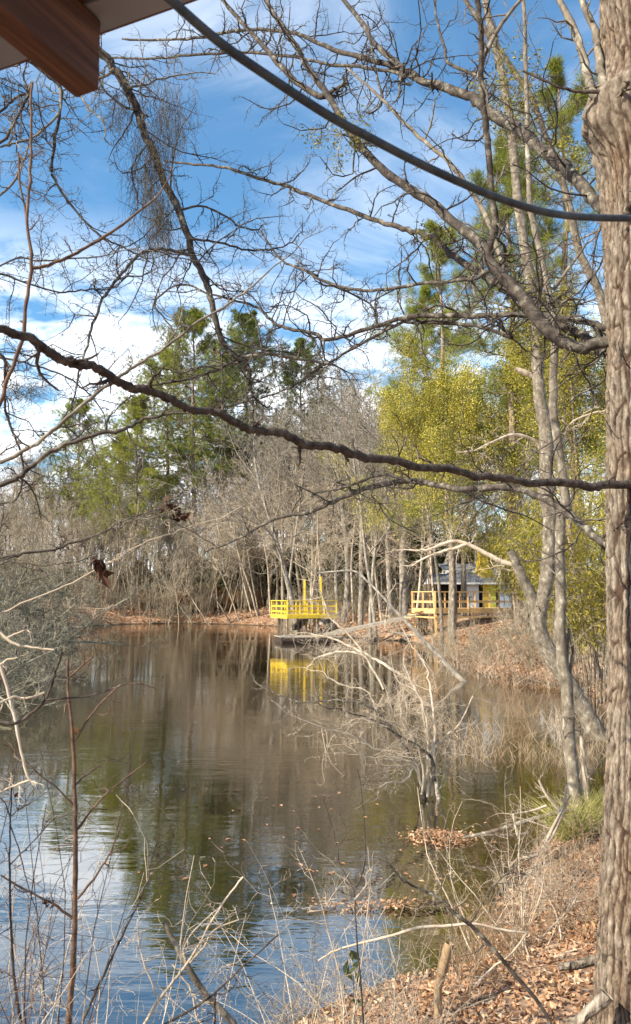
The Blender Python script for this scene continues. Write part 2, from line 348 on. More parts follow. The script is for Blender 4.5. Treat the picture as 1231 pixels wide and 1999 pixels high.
def hgt(x, y):
    x = np.asarray(x, float).ravel(); y = np.asarray(y, float).ravel(); s = sdf(x, y)
    near = 1/(1+np.exp((y-18)/2.0)); far = 1/(1+np.exp(-(y-68)/3.0)); mid = 1-near-far
    A = 0.42*near+1.75*mid+2.0*far; B = 1.3*near+4.2*mid+4.0*far
    sp = np.maximum(s, 0)
    h = A*(1-np.exp(-sp/B)) + near*0.055*sp + far*0.05*np.maximum(sp-8, 0) + mid*0.02*np.maximum(sp-10, 0)
    h = np.minimum(h, 9+0.01*sp)
    h += lumps(x, y)*0.05*np.minimum(sp, 1.0) + lumps(x*.23, y*.23)*0.16*np.clip(sp/6, 0, 1)*(1-near)
    h += 0.02*np.sin(x*7+y*3)*np.sin(y*8-x*2)*np.minimum(sp*2, 1)
    return np.where(s > 0, h, np.maximum(-1.2, s*0.4)) - 0.012
def H(x, y): return float(hgt(x, y)[0])
def on(px, py, D=None):
    """ground point seen at a pixel (march along the ray)"""
    r = ray(px, py); t = 1.0
    while t < 400:
        q = V((0, 0, CAMH))+r*t
        if q.z < H(q.x, q.y): break
        t *= 1.01
    return q
def G(x, y, dz=0.0): return V((x, y, H(x, y)+dz))

xs = np.concatenate([[-3000, -1200, -500, -300, -200], np.arange(-140, -40, 2.5), np.arange(-40, -6, .6), np.arange(-6, 8, .12), np.arange(8, 40, .5), np.arange(40, 140, 2.5), [200, 300, 500, 1200, 3000]])
ys = np.concatenate([[-3000, -800, -200, -60, -25], np.arange(-12, 2, .5), np.arange(2, 15, .12), np.arange(15, 62, .45), np.arange(62, 120, 1.2), np.arange(120, 240, 8), [300, 500, 1000, 2000, 4000]])
gx, gy = np.meshgrid(xs, ys); nx, ny = len(xs), len(ys)
gz = hgt(gx, gy)
ii = (np.arange(ny-1)[:, None]*nx+np.arange(nx-1)[None, :]).ravel()
gme = np_mesh('ground', np.stack([gx.ravel(), gy.ravel(), gz], 1), np.full(len(ii), 4), np.stack([ii, ii+1, ii+1+nx, ii+nx], 1).ravel())
def ground_mat():
    m, n, l, b = newmat('leafy_ground', 0.95)
    g = n.new('ShaderNodeNewGeometry')
    def vor(s):
        v = n.new('ShaderNodeTexVoronoi'); v.inputs['Scale'].default_value = s; v.inputs['Randomness'].default_value = 1; l.new(g.outputs['Position'], v.inputs['Vector']); return v
    v1 = vor(16); v2 = vor(4.5)
    sx = n.new('ShaderNodeSeparateColor'); l.new(v1.outputs['Color'], sx.inputs[0])
    r1 = ramp(n, [(0.0, (0.12, 0.065, 0.038)), (0.35, (0.27, 0.16, 0.10)), (0.7, (0.40, 0.27, 0.18)), (1.0, (0.52, 0.41, 0.30))]); l.new(sx.outputs[0], r1.inputs[0])
    s2 = n.new('ShaderNodeSeparateColor'); l.new(v2.outputs['Color'], s2.inputs[0])
    r2 = ramp(n, [(0.0, (0.20, 0.12, 0.075)), (0.5, (0.33, 0.22, 0.145)), (1.0, (0.50, 0.38, 0.28))]); l.new(s2.outputs[1], r2.inputs[0])
    mx = n.new('ShaderNodeMixRGB'); mx.inputs[0].default_value = 0.5; l.new(r1.outputs[0], mx.inputs[1]); l.new(r2.outputs[0], mx.inputs[2])
    z = n.new('ShaderNodeTexNoise'); z.inputs['Scale'].default_value = 0.7; z.inputs['Detail'].default_value = 6; l.new(g.outputs['Position'], z.inputs[0])
    r3 = ramp(n, [(0.35, (0.6, 0.5, 0.42)), (0.6, (1, 1, 1))]); l.new(z.outputs['Fac'], r3.inputs[0])
    mu = n.new('ShaderNodeMixRGB'); mu.blend_type = 'MULTIPLY'; mu.inputs[0].default_value = 1; l.new(mx.outputs[0], mu.inputs[1]); l.new(r3.outputs[0], mu.inputs[2])
    # wet mud in a strip at the water's edge
    sz = n.new('ShaderNodeSeparateXYZ'); l.new(g.outputs['Position'], sz.inputs[0])
    mr = n.new('ShaderNodeMapRange'); mr.inputs['From Min'].default_value = 0.02; mr.inputs['From Max'].default_value = 0.14; l.new(sz.outputs['Z'], mr.inputs['Value'])
    md = n.new('ShaderNodeMixRGB'); l.new(mr.outputs[0], md.inputs[0]); md.inputs[1].default_value = (0.06, 0.042, 0.026, 1); l.new(mu.outputs[0], md.inputs[2])
    l.new(md.outputs[0], b.inputs['Base Color'])
    bp = n.new('ShaderNodeBump'); bp.inputs['Strength'].default_value = 0.7; bp.inputs['Distance'].default_value = 0.04; l.new(v1.outputs['Distance'], bp.inputs['Height']); l.new(bp.outputs[0], b.inputs['Normal'])
    return m
tag(link('ground', gme, m=ground_mat()), 'leaf covered earth bank around the pond', 'ground', kind='structure')

def water_mat():
    m, n, l, b = newmat('pond_water', 0.5)
    g = n.new('ShaderNodeNewGeometry')
    def nz(scale, st, det=3, rot=0.0):
        mp = n.new('ShaderNodeMapping'); mp.inputs['Scale'].default_value = st; mp.inputs['Rotation'].default_value = (0, 0, rot); l.new(g.outputs['Position'], mp.inputs[0])
        z = n.new('ShaderNodeTexNoise'); z.inputs['Scale'].default_value = scale; z.inputs['Detail'].default_value = det; z.inputs['Roughness'].default_value = 0.55; l.new(mp.outputs[0], z.inputs[0]); return z.outputs['Fac']
    a = nz(3.6, (0.45, 1.5, 1), 3, 0.1); c = nz(1.1, (0.5, 1.4, 1), 2, -0.15); patch = nz(0.22, (0.7, 1.2, 1), 3)
    rp = n.new('ShaderNodeMapRange'); rp.inputs['From Min'].default_value = 0.40; rp.inputs['From Max'].default_value = 0.64; rp.inputs['To Min'].default_value = 0.10; rp.inputs['To Max'].default_value = 1.0; l.new(patch, rp.inputs['Value'])
    mm = n.new('ShaderNodeMath'); mm.operation = 'MULTIPLY'; l.new(a, mm.inputs[0]); l.new(rp.outputs[0], mm.inputs[1])
    m2 = n.new('ShaderNodeMath'); m2.operation = 'MULTIPLY_ADD'; l.new(c, m2.inputs[0]); m2.inputs[1].default_value = 0.55; l.new(mm.outputs[0], m2.inputs[2])
    bp = n.new('ShaderNodeBump'); bp.inputs['Strength'].default_value = 0.5; bp.inputs['Distance'].default_value = 0.0145; l.new(m2.outputs[0], bp.inputs['Height'])
    z = nz(0.5, (1, 1, 1), 4)
    r = ramp(n, [(0.35, (0.009, 0.007, 0.003)), (0.65, (0.020, 0.0145, 0.006))]); l.new(z, r.inputs[0]); l.new(r.outputs[0], b.inputs['Base Color'])
    b.inputs['Specular IOR Level'].default_value = 0.0
    gl = n.new('ShaderNodeBsdfGlossy'); gl.inputs['Roughness'].default_value = 0.03; gl.inputs['Color'].default_value = (1.0, 0.97, 0.92, 1); l.new(bp.outputs[0], gl.inputs['Normal'])
    fr = n.new('ShaderNodeFresnel'); fr.inputs['IOR'].default_value = 1.33; l.new(bp.outputs[0], fr.inputs['Normal'])
    mr = n.new('ShaderNodeMapRange'); mr.inputs['To Min'].default_value = 0.38; mr.inputs['To Max'].default_value = 0.92; l.new(fr.outputs[0], mr.inputs['Value'])
    mx = n.new('ShaderNodeMixShader'); l.new(mr.outputs[0], mx.inputs[0]); l.new(b.outputs[0], mx.inputs[1]); l.new(gl.outputs[0], mx.inputs[2])
    o = [q for q in n if q.type == 'OUTPUT_MATERIAL'][0]; l.new(mx.outputs[0], o.inputs['Surface'])
    return m
wme = bpy.data.meshes.new('water'); wme.from_pydata([(-60, 3.6, 0), (32, 3.6, 0), (32, 92, 0), (-60, 92, 0)], [], [(0, 1, 2, 3)]); wme.update()
tag(link('water', wme, m=water_mat()), 'still brown pond water with small ripples', 'water', kind='structure')

# ------------------------------------------------------------------ roof corner, beam, cable (near the camera)
M_beam = noise_mat('stained_beam_wood', [(0.25, (0.075, 0.03, 0.018)), (0.45, (0.16, 0.07, 0.035)), (0.6, (0.24, 0.11, 0.055)), (0.75, (0.15, 0.065, 0.035))], scale=3.0, detail=3, rough=0.7, stretch=(7, 7, 7), dist=1.2, bump=0.25)
M_board = noise_mat('grey_white_board', [(0.3, (0.15, 0.155, 0.18)), (0.7, (0.21, 0.215, 0.245))], scale=5, stretch=(1, 1, 3), bump=0.15)
M_soffit = noise_mat('brown_soffit', [(0.3, (0.06, 0.028, 0.02)), (0.7, (0.12, 0.06, 0.04))], scale=6)
def grain_mat():
    m, n, l, b = newmat('beam_grain', 0.75)
    t = n.new('ShaderNodeTexCoord'); mp = n.new('ShaderNodeMapping'); mp.inputs['Scale'].default_value = (1.6, 34, 34); l.new(t.outputs['Object'], mp.inputs[0])
    z = n.new('ShaderNodeTexNoise'); z.inputs['Scale'].default_value = 1.0; z.inputs['Detail'].default_value = 7; z.inputs['Roughness'].default_value = 0.62; z.inputs['Distortion'].default_value = 1.1; l.new(mp.outputs[0], z.inputs[0])
    r = ramp(n, [(0.3, (0.030, 0.012, 0.008)), (0.48, (0.07, 0.029, 0.016)), (0.62, (0.125, 0.053, 0.028)), (0.75, (0.20, 0.09, 0.045))]); l.new(z.outputs['Fac'], r.inputs[0]); l.new(r.outputs[0], b.inputs['Base Color'])
    bp = n.new('ShaderNodeBump'); bp.inputs['Strength'].default_value = 0.5; bp.inputs['Distance'].default_value = 0.003; l.new(z.outputs['Fac'], bp.inputs['Height']); l.new(bp.outputs[0], b.inputs['Normal'])
    return m
M_beam = grain_mat()
ang = math.radians(26); U_ = V((math.sin(ang), math.cos(ang), 0)); Wd = V((-math.cos(ang), math.sin(ang), 0)); Z_ = V((0, 0, 1))
A0 = P(192, 176, 1.5)
eave = empty('roof_eave', A0, 'brown timber roof corner with a projecting beam end over the water', 'roof')
# the beam: its own local frame so that the grain follows it
bw, bh, bl = 0.062, 0.158, 2.2
bme = bpy.data.meshes.new('beam')
nb = 14; vv = []; ff = []
rngb = random.Random(5)
for i in range(nb+1):
    x = -bl+bl*i/nb
    for (yy, zz_) in ((0, 0), (bw, 0), (bw, bh), (0, bh)): vv.append((x + (rngb.uniform(-.004, .002) if i == nb else 0), yy+rngb.uniform(-.001, .001), zz_+rngb.uniform(-.001, .001)))
for i in range(nb):
    for k in range(4): ff.append((i*4+k, i*4+(k+1) % 4, i*4+4+(k+1) % 4, i*4+4+k))
ff += [(0, 3, 2, 1), (nb*4, nb*4+1, nb*4+2, nb*4+3)]
bme.from_pydata(vv, [], ff); bme.update()
bo = link('beam', bme, eave, m=M_beam); bo.rotation_euler = (0, 0, math.atan2(U_.y, U_.x))
md = bo.modifiers.new('bevel', 'BEVEL'); md.width = 0.004; md.segments = 2
# roof edge board (grey) and brown soffit behind it
zr = A0.z+0.162; e0 = V((0, 0, CAMH))+ray(0, 134)*((zr-CAMH)/ray(0, 134).z)
e1 = V((0, 0, CAMH))+ray(380, -2)*((zr-CAMH)/ray(380, -2).z)
ed = (e1-e0); ed.z = 0; ed.normalize(); inn = V((-ed.y, ed.x, 0)); 
if inn.y > 0: inn = -inn
s0 = e0-ed*0.55; Lr = (e1-e0).length+0.55
MB().box(s0, ed*Lr, inn*0.075, Z_*0.02).build('edge_board', M_board, eave)
MB().box(s0-ed*0.02+Z_*0.024-inn*0.03, ed*(Lr+.04), inn*0.030, Z_*0.14).build('fascia_board', M_soffit, eave)
MB().box(s0+inn*0.079+Z_*0.004, ed*Lr, inn*1.5, Z_*0.02).build('soffit', M_soffit, eave)
rm = noise_mat('roof_shingle', [(0.3, (0.05, 0.05, 0.052)), (0.7, (0.11, 0.11, 0.115))], scale=20, bump=0.3)
MB().box(s0+Z_*0.166-ed*0.03-inn*0.05, ed*(Lr+.06), inn*1.7, Z_*0.03).build('roof_deck', rm, eave)

M_cable = noise_mat('blue_grey_cable_sheath', [(0.3, (0.016, 0.020, 0.027)), (0.5, (0.034, 0.041, 0.05)), (0.7, (0.06, 0.066, 0.07))], scale=30, rough=0.6, bump=0.4, bdist=0.002)
cp = [(300, -30, 1.15), (420, 76, 1.2), (520, 147, 1.25), (640, 225, 1.31), (720, 268, 1.36), (800, 310, 1.41), (880, 348, 1.46), (960, 382, 1.52), (1040, 408, 1.58), (1100, 420, 1.64), (1170, 425, 1.7), (1260, 426, 1.76), (1400, 424, 1.85), (1900, 400, 2.1)]
cpts = crom([tuple(P(*c)) for c in cp], 6)
co = link('overhead_cable', tubes('overhead_cable', [(cpts, [0.0082]*len(cpts))], 10, M_cable))
tag(co, 'thick blue grey cable slung from the roof across the trees', 'cable')

# ------------------------------------------------------------------ decks, dock, gangway, cottage
M_yellow = noise_mat('yellow_paint', [(0.25, (0.28, 0.20, 0.05)), (0.42, (0.54, 0.38, 0.035)), (0.6, (0.66, 0.48, 0.05)), (0.8, (0.72, 0.57, 0.13))], scale=5, rough=0.6, bump=0.1)
M_fresh = noise_mat('fresh_pine_lumber', [(0.3, (0.44, 0.27, 0.11)), (0.6, (0.60, 0.40, 0.18)), (0.8, (0.68, 0.49, 0.26))], scale=4, stretch=(1, 1, 4), rough=0.75)
M_weather = noise_mat('weathered_grey_planks', [(0.3, (0.20, 0.17, 0.14)), (0.6, (0.36, 0.32, 0.27)), (0.8, (0.48, 0.44, 0.38))], scale=5, stretch=(1, 3, 3), rough=0.85)
M_post = noise_mat('dark_wet_post', [(0.3, (0.07, 0.05, 0.035)), (0.7, (0.17, 0.13, 0.095))], scale=6)
M_black = noise_mat('black_plastic', [(0.3, (0.012, 0.012, 0.013)), (0.7, (0.03, 0.03, 0.03))], scale=6, rough=0.5)
M_float = noise_mat('dark_dock_side', [(0.3, (0.02, 0.014, 0.012)), (0.7, (0.055, 0.038, 0.032))], scale=5)
M_rock = noise_mat('pale_rock', [(0.3, (0.20, 0.16, 0.13)), (0.6, (0.38, 0.31, 0.26)), (0.8, (0.50, 0.43, 0.36))], scale=3, bump=0.6)

def rail_side(root, p, q, z0, heights, n, m, cap=(0.14, 0.045), board=(0.035, 0.11), post=0.09):
    p, q = V(p), V(q); d = (q-p).normalized()
    for i, h in enumerate(heights):
        top = i == len(heights)-1
        a = V((p.x, p.y, z0+h)); b = V((q.x, q.y, z0+h))
        MB().bar(a-d*0.02, b+d*0.02, *(cap if top else board)).build('rail', m, root)
    for i in range(n+1):
        c = p.lerp(q, i/n)
        MB().bar((c.x, c.y, z0-0.18), (c.x, c.y, z0+heights[-1]-0.03), post, post).build('railing_post', m, root)

# yellow fishing deck
c0 = V((-1.85, 51, 0)); r_ = V((.93, .37, 0)).normalized(); l_ = V((-.37, .93, 0)).normalized(); zf = 1.72
yd = empty('fishing_deck', (c0.x, c0.y, 0), 'bright yellow railed wooden deck on thin posts at the water edge', 'deck')
RW, RL = 3.5, 3.3
MB().box(c0+Z_*(zf-.06), r_*RW, l_*RL, Z_*0.05).build('floor', M_yellow, yd)
for a, b in ((c0-r_*0.04-l_*.04, c0+r_*(RW+.04)-l_*.04), (c0-r_*.045, c0+l_*RL-r_*.045)):
    MB().bar(a+Z_*(zf-.13), b+Z_*(zf-.13), 0.05, 0.24).build('rim_board', M_yellow, yd)
hs_ = (0.20, 0.55, 0.92)
rail_side(yd, c0, c0+r_*RW, zf, hs_, 4, M_yellow)
rail_side(yd, c0+l_*0.12, c0+l_*RL, zf, hs_, 3, M_yellow)
rail_side(yd, c0+l_*RL+r_*0.12, c0+l_*RL+r_*RW, zf, hs_, 4, M_yellow)
for t, h in ((1.55, 2.62), (2.85, 2.80)):
    q = c0+r_*t+l_*(0.9 if t < 2 else 1.2)
    MB().bar(q+Z_*(zf-.05), q+Z_*(zf+h-.25), .14, .14).build('tall_post', M_yellow, yd)
for i, (a, b) in enumerate(((0.05, 0.1), (0.06, 2.0), (1.1, .1), (.55, 3.1), (2.0, .1), (2.9, .2), (3.3, 2.8), (1.8, 2.8))):
    q = c0+r_*a+l_*b; MB().bar((q.x, q.y, -0.9), (q.x, q.y, zf-.05), .10, .10).build('stilt', M_post, yd)

# black culvert mouth on the bank under the deck: a half pipe with thickness
cul = P(606, 1212, 52.0)
for k_ in range(60):
    if H(cul.x, cul.y) > 0.45: break
    cul = P(606, 1212, 52.0+.1*k_)
cul.y -= .25; cul.z = 0.42
cv = []; cf = []
for k, (ln, rr) in enumerate(((0, 1.0), (0, .86), (3.0, .86), (3.0, 1.0))):
    for i in range(17):
        a = math.pi*i/16; cv.append((math.cos(a)*1.45*rr+0.05*math.sin(i*2.1), ln, math.sin(a)*1.0*rr*(1+.06*math.sin(i*1.3))))
for k in range(4):
    for i in range(16): cf.append((k*17+i, k*17+i+1, ((k+1) % 4)*17+i+1, ((k+1) % 4)*17+i))
cme = bpy.data.meshes.new('culvert'); cme.from_pydata(cv, [], cf); cme.update()
cu = link('culvert', cme, m=M_black, loc=cul); cu.rotation_euler = (0, 0, -.2)
tag(cu, 'black arched culvert mouth in the bank under the yellow deck', 'culvert')
def rock_mesh(seed, r=1.0):
    import bmesh
    rg = random.Random(seed); bm = bmesh.new(); bmesh.ops.create_icosphere(bm, subdivisions=2, radius=r)
    ax = [V((rg.gauss(0, 1), rg.gauss(0, 1), rg.gauss(0, 1))).normalized() for _ in range(9)]
    for v in bm.verts:
        d = v.co.normalized(); f = 1.0
        for a in ax:
            t = d.dot(a)
            if t > 0.62: f = min(f, 0.62/t+0.03)
        v.co = V((d.x*1.25, d.y, d.z*0.75))*f*r
    me = bpy.data.meshes.new('rock'); bm.to_mesh(me); bm.free(); me.materials.append(M_rock); return me
rks = [rock_mesh(i) for i in range(4)]
rg = random.Random(3)
for i in range(34):
    px = rg.uniform(566, 665); py = 1219+ (px-566)*0.14+rg.uniform(-4, 9)
    q = Wt(px, py, 0.1); q.z = max(H(q.x, q.y), -0.05)+0.05
    o = link('rock', rks[i % 4], loc=q); s = rg.uniform(.14, .42); o.scale = (s, s, s); o.rotation_euler = (rg.uniform(0, 6), rg.uniform(0, 6), rg.uniform(0, 6))
    tag(o, 'pale broken rock heaped on the bank below the yellow deck and black culvert', 'rock', 'pale rocks below the yellow deck')

# floating dock
fd = P(549, 1252, 49.2); fd.z = 0
dk = empty('floating_dock', fd, 'low dark wooden floating dock beside the yellow deck', 'dock')
dr = V((0.97, 0.08, 0)).normalized(); dl = V((-.28, .96, 0)).normalized()
fl = MB()
for i in range(15): fl.box(fd+dr*(0.26*i)+Z_*0.33, dr*0.235, dl*2.0, Z_*0.05)
fl.build('deck_boards', M_weather, dk)
MB().box(fd+dr*.05+dl*.05+Z_*(-.12), dr*3.75, dl*1.9, Z_*0.44).build('float_frame', M_float, dk)
MB().box(fd-dr*.03-dl*.03+Z_*.12, dr*3.9, dl*.06, Z_*.2).build('bumper_board', M_float, dk)
MB().box(fd+dr*.35+dl*.6+Z_*.39, dr*.5, dl*.3, Z_*.09).build('cleat_plate', M_board, dk)
# gangway
g0 = P(632, 1238, 50.2); g1 = P(820, 1198, 50.5)
gw = empty('gangway', g0, 'long narrow weathered grey gangway sloping from the shore to the floating dock', 'gangway')
gd = (g1-g0).normalized(); gs = gd.cross(Z_).normalized(); gu = gs.cross(gd).normalized(); gl_ = (g1-g0).length
pl = MB()
for i in range(int(gl_/.2)): pl.box(g0+gd*(i*.2)-gs*.5, gd*.185, gs*1.0, gu*.04)
pl.build('planks', M_weather, gw)
for s in (-.5, .5): MB().bar(g0+gs*s-gu*.07, g1+gs*s-gu*.07, .05, .15).build('stringer', M_weather, gw)
for k in (0.0, .32):
    for s in (-.45, .45):
        q = g1+gd*k*1.0+gs*s; MB().bar((q.x, q.y, H(q.x, q.y)-.5), (q.x, q.y, g1.z-.02), .12, .12).build('trestle_post', M_post, gw)
MB().bar(g1+gs*.6-Z_*.2+gd*.16, g1-gs*.6-Z_*.2+gd*.16, .05, .18).build('cross_beam', M_post, gw)

# fresh lumber deck by the cottage
c1 = V((7.42, 48.0, 0)); r1 = V((.90, .43, 0)).normalized(); l1 = V((-.43, .90, 0)).normalized(); z1_ = 2.17
hd = empty('lumber_deck', G(c1.x, c1.y), 'raw tan lumber deck with railings in front of the cottage', 'deck')
RW2, RL2 = 6.2, 2.6
fl = MB()
for i in range(18): fl.box(c1+l1*(RL2*i/18)+Z_*(z1_-.04), r1*RW2, l1*(RL2/18-.012), Z_*.04)
fl.build('floor', M_fresh, hd)
for a, b in ((c1-l1*.03-r1*.05, c1+r1*RW2-l1*.03), (c1-r1*.03, c1+l1*RL2-r1*.03)):
    MB().bar(a+Z_*(z1_-.16), b+Z_*(z1_-.16), .05, .28).build('rim_board', M_fresh, hd)
    MB().bar(a+Z_*(z1_-.55), b+Z_*(z1_-.55), .05, .10).build('lower_brace', M_fresh, hd)
rail_side(hd, c1, c1+r1*RW2, z1_, (0.42, 1.05), 5, M_fresh, cap=(.15, .05), board=(.04, .13), post=.1)
rail_side(hd, c1+l1*.1, c1+l1*RL2, z1_, (0.42, 1.05), 2, M_fresh, cap=(.15, .05), board=(.04, .13), post=.1)
rail_side(hd, c1+l1*RL2+r1*.1, c1+l1*RL2+r1*RW2, z1_, (0.42, 1.05), 5, M_fresh, cap=(.15, .05), board=(.04, .13), post=.1)
for a in (0.1, 1.5, 3.0, 4.5, 6.0):
    for b in (.1, RL2-.1):
        q = c1+r1*a+l1*b; MB().bar((q.x, q.y, H(q.x, q.y)-.3), (q.x, q.y, z1_-.05), .13, .13).build('deck_post', M_fresh, hd)
sp = c1-r1*.02+l1*1.2; st = MB()
for i in range(3): st.box(sp-r1*(.32*(i+1))+Z_*(z1_-.2*(i+1)), r1*.32, l1*1.0, Z_*.05)
st.build('steps', M_fresh, hd)
M_dkmetal = noise_mat('dark_furniture_paint', [(0.3, (0.03, 0.025, 0.02)), (0.7, (0.07, 0.055, 0.045))], scale=8)
for i, (a, b) in enumerate(((1.0, 1.3), (3.2, 1.5))):
    q = c1+r1*a+l1*b+Z_*z1_
    tb = empty('deck_table', q, ('dark picnic table by the steps end of the lumber deck', 'dark picnic table in the middle of the lumber deck')[i], 'table')
    MB().box(q+Z_*.7-r1*.5-l1*.35, r1*1.0, l1*.7, Z_*.05).build('table_top', M_dkmetal, tb)
    for u in (-.4, .35):
        for v in (-.28, .25): MB().bar(q+r1*u+l1*v, q+r1*u+l1*v+Z_*.7, .05, .05).build('leg', M_dkmetal, tb)
    for v in (-.62, .45): MB().box(q+l1*v+Z_*.4-r1*.5, r1*1.0, l1*.18, Z_*.05).build('bench', M_dkmetal, tb)

# the cottage behind the deck
M_white = noise_mat('white_siding', [(0.3, (0.62, 0.62, 0.60)), (0.7, (0.80, 0.80, 0.78))], scale=3)
M_pblue = noise_mat('pale_blue_boards', [(0.3, (0.45, 0.55, 0.66)), (0.7, (0.62, 0.70, 0.78))], scale=3)
M_lime = noise_mat('lime_yellow_paint', [(0.3, (0.52, 0.50, 0.06)), (0.7, (0.66, 0.62, 0.10))], scale=3)
M_shing = noise_mat('grey_roof_shingles', [(0.3, (0.11, 0.115, 0.125)), (0.7, (0.23, 0.235, 0.25))], scale=9, bump=0.3)
M_dark = M_dark
M_opening = noise_mat('dark_doorway_wood', [(0.3, (0.02, 0.017, 0.014)), (0.7, (0.05, 0.042, 0.035))], scale=4)
ho = V((9.05, 59.0, 0)); ho.z = H(ho.x, ho.y)
hr = V((.985, .17, 0)).normalized(); hl = V((-.17, .985, 0)).normalized()
ct = empty('cottage', ho, 'small cottage with grey roof, white gable and yellow tapered chimney', 'cottage')
def hp(a, b, z): return V((ho.x, ho.y, 0))+hr*a+hl*b+Z_*z
# low front roof: gable at the left end
ze, zrd = 3.95, 4.62
rf = MB()
HL = 6.6
rf.hexa([hp(-.15, -.35, ze-.03), hp(HL, -.35, ze-.03), hp(HL, 1.1, zrd), hp(-.15, 1.1, zrd), hp(-.15, -.35, ze+.05), hp(HL, -.35, ze+.05), hp(HL, 1.1, zrd+.09), hp(-.15, 1.1, zrd+.09)])
rf.hexa([hp(-.15, 1.1, zrd), hp(HL, 1.1, zrd), hp(HL, 2.55, ze-.03), hp(-.15, 2.55, ze-.03), hp(-.15, 1.1, zrd+.09), hp(HL, 1.1, zrd+.09), hp(HL, 2.55, ze+.05), hp(-.15, 2.55, ze+.05)])
rf.build('roof', M_shing, ct)
gb = MB(); gb.v = [tuple(hp(-.02, y, z)) for y, z in ((-.3, ze-.06), (2.5, ze-.06), (1.1, zrd-.02))]+[tuple(hp(.06, y, z)) for y, z in ((-.3, ze-.06), (2.5, ze-.06), (1.1, zrd-.02))]
gb.f = [(0, 1, 2), (3, 5, 4), (0, 3, 4, 1), (1, 4, 5, 2), (2, 5, 3, 0)]; gb.build('gable', M_white, ct)
MB().bar(hp(-.1, -.38, ze-.03), hp(HL, -.38, ze-.03), .03, .14).build('eave_trim', M_white, ct)
zb = ho.z-.2
MB().box(hp(.1, 2.0, zb), hr*HL, hl*.14, Z_*(ze-zb-.05)).build('back_wall', M_opening, ct)
MB().box(hp(2.7, .25, zb), hr*1.0, hl*.1, Z_*(ze-zb-.1)).build('white_wall', M_white, ct)
MB().box(hp(4.0, .05, zb), hr*.50, hl*.1, Z_*(ze-zb-.1)).build('yellow_wall', M_yellow, ct)
MB().box(hp(4.52, .05, zb), hr*.48, hl*.1, Z_*(ze-zb-.1)).build('lime_wall', M_lime, ct)
MB().box(hp(5.05, .15, zb), hr*.25, hl*.1, Z_*(ze-zb-.1)).build('doorway', M_opening, ct)
bb = MB()
for i in range(7): bb.box(hp(5.35+.19*i, .05+.0*i, zb), hr*.175, hl*.09, Z_*(ze-zb-.06))
bb.build('blue_wall', M_pblue, ct)
for a in (.05, 1.2, 2.5): MB().bar(hp(a, -.2, zb), hp(a, -.2, ze-.05), .1, .1).build('porch_post', M_post, ct)
MB().box(hp(2.2, 3.0, zb), hr*5.0, hl*3.0, Z_*(4.85-zb)).build('rear_wall', M_white, ct)
MB().hexa([hp(1.9, 2.6, 4.87), hp(7.6, 2.6, 4.87), hp(7.6, 4.5, 5.5), hp(1.9, 4.5, 5.5), hp(1.9, 2.6, 5.0), hp(7.6, 2.6, 5.0), hp(7.6, 4.5, 5.63), hp(1.9, 4.5, 5.63)]).build('rear_roof', M_shing, ct)
MB().bar(hp(1.85, 2.57, 4.93), hp(7.6, 2.57, 4.93), .05, .2).build('rear_trim', M_white, ct)
ch = MB(); a0, a1 = 3.92, 5.2
ch.hexa([hp(a0, .5, 4.35), hp(a1, .5, 4.35), hp(a1, 1.75, 4.35), hp(a0, 1.75, 4.35), hp(4.1, .8, 5.9), hp(4.72, .8, 5.9), hp(4.72, 1.4, 5.9), hp(4.1, 1.4, 5.9)])
ch.hexa([hp(4.1, .8, 5.9), hp(4.72, .8, 5.9), hp(4.72, 1.4, 5.9), hp(4.1, 1.4, 5.9), hp(4.13, .83, 6.7), hp(4.69, .83, 6.7), hp(4.69, 1.37, 6.7), hp(4.13, 1.37, 6.7)])
ch.build('chimney', M_yellow, ct)
MB().box(hp(4.04, .74, 6.7), hr*.74, hl*.72, Z_*.1).build('chimney_cap', M_fresh, ct)
gb = MB(); gb.v = [tuple(hp(x, .9, z)) for x, z in ((5.0, 4.5), (6.6, 4.5), (5.4, 5.35))]+[tuple(hp(x, 1.0, z)) for x, z in ((5.0, 4.5), (6.6, 4.5), (5.4, 5.35))]
gb.f = [(2, 1, 0), (3, 4, 5), (0, 1, 4, 3), (1, 2, 5, 4), (2, 0, 3, 5)]; gb.build('dormer_gable', M_white, ct)
# ------------------------------------------------------------------ tree builders
BARE = dict(n=[3, 4, 5, 6, 10], w=[.20, .17, .14, .12, .045], up=[.03, .05, .06, .06, .02], k=[0, 4, 5, 6, 10], t0=[0, .1, .15, .2, .35],
            ang=[0, 48, 46, 42, 42], ratio=[0, .50, .55, .55, .45], rmin=.014, rr=.55)
def bare_proto(seed, Ln, r, stems=1, lean=0.08, cfg=BARE, lev=4, m=M_thick, spread=0.0, tip=.3):
    rng = random.Random(seed); o = []; tips = []
    for s in range(stems):
        d = V((rng.gauss(0, lean), rng.gauss(0, lean), 1)).normalized()
        p = V((rng.uniform(-1, 1)*spread, rng.uniform(-1, 1)*spread, -0.3))
        grow(o, tips, p, d, Ln*rng.uniform(.75, 1.0) if stems > 1 else Ln, r*rng.uniform(.7, 1), lev, rng, cfg, tip)
    tr = tubes('trunk', [(p, rd) for l, p, rd in o if l == lev], 9, m)
    cr = tubes('branches', [(p, rd) for l, p, rd in o if l < lev], 3, m)
    return tr, cr, tips
def put(name, parts, loc, label, cat, group=None, s=1.0, rz=0.0, tilt=None):
    """parts: (part name, mesh)"""
    e = empty(name, loc, label, cat, group, rz, s)
    if tilt: e.rotation_euler = (tilt[0], tilt[1], rz)
    for n_, me in parts: link(n_, me, e)
    return e
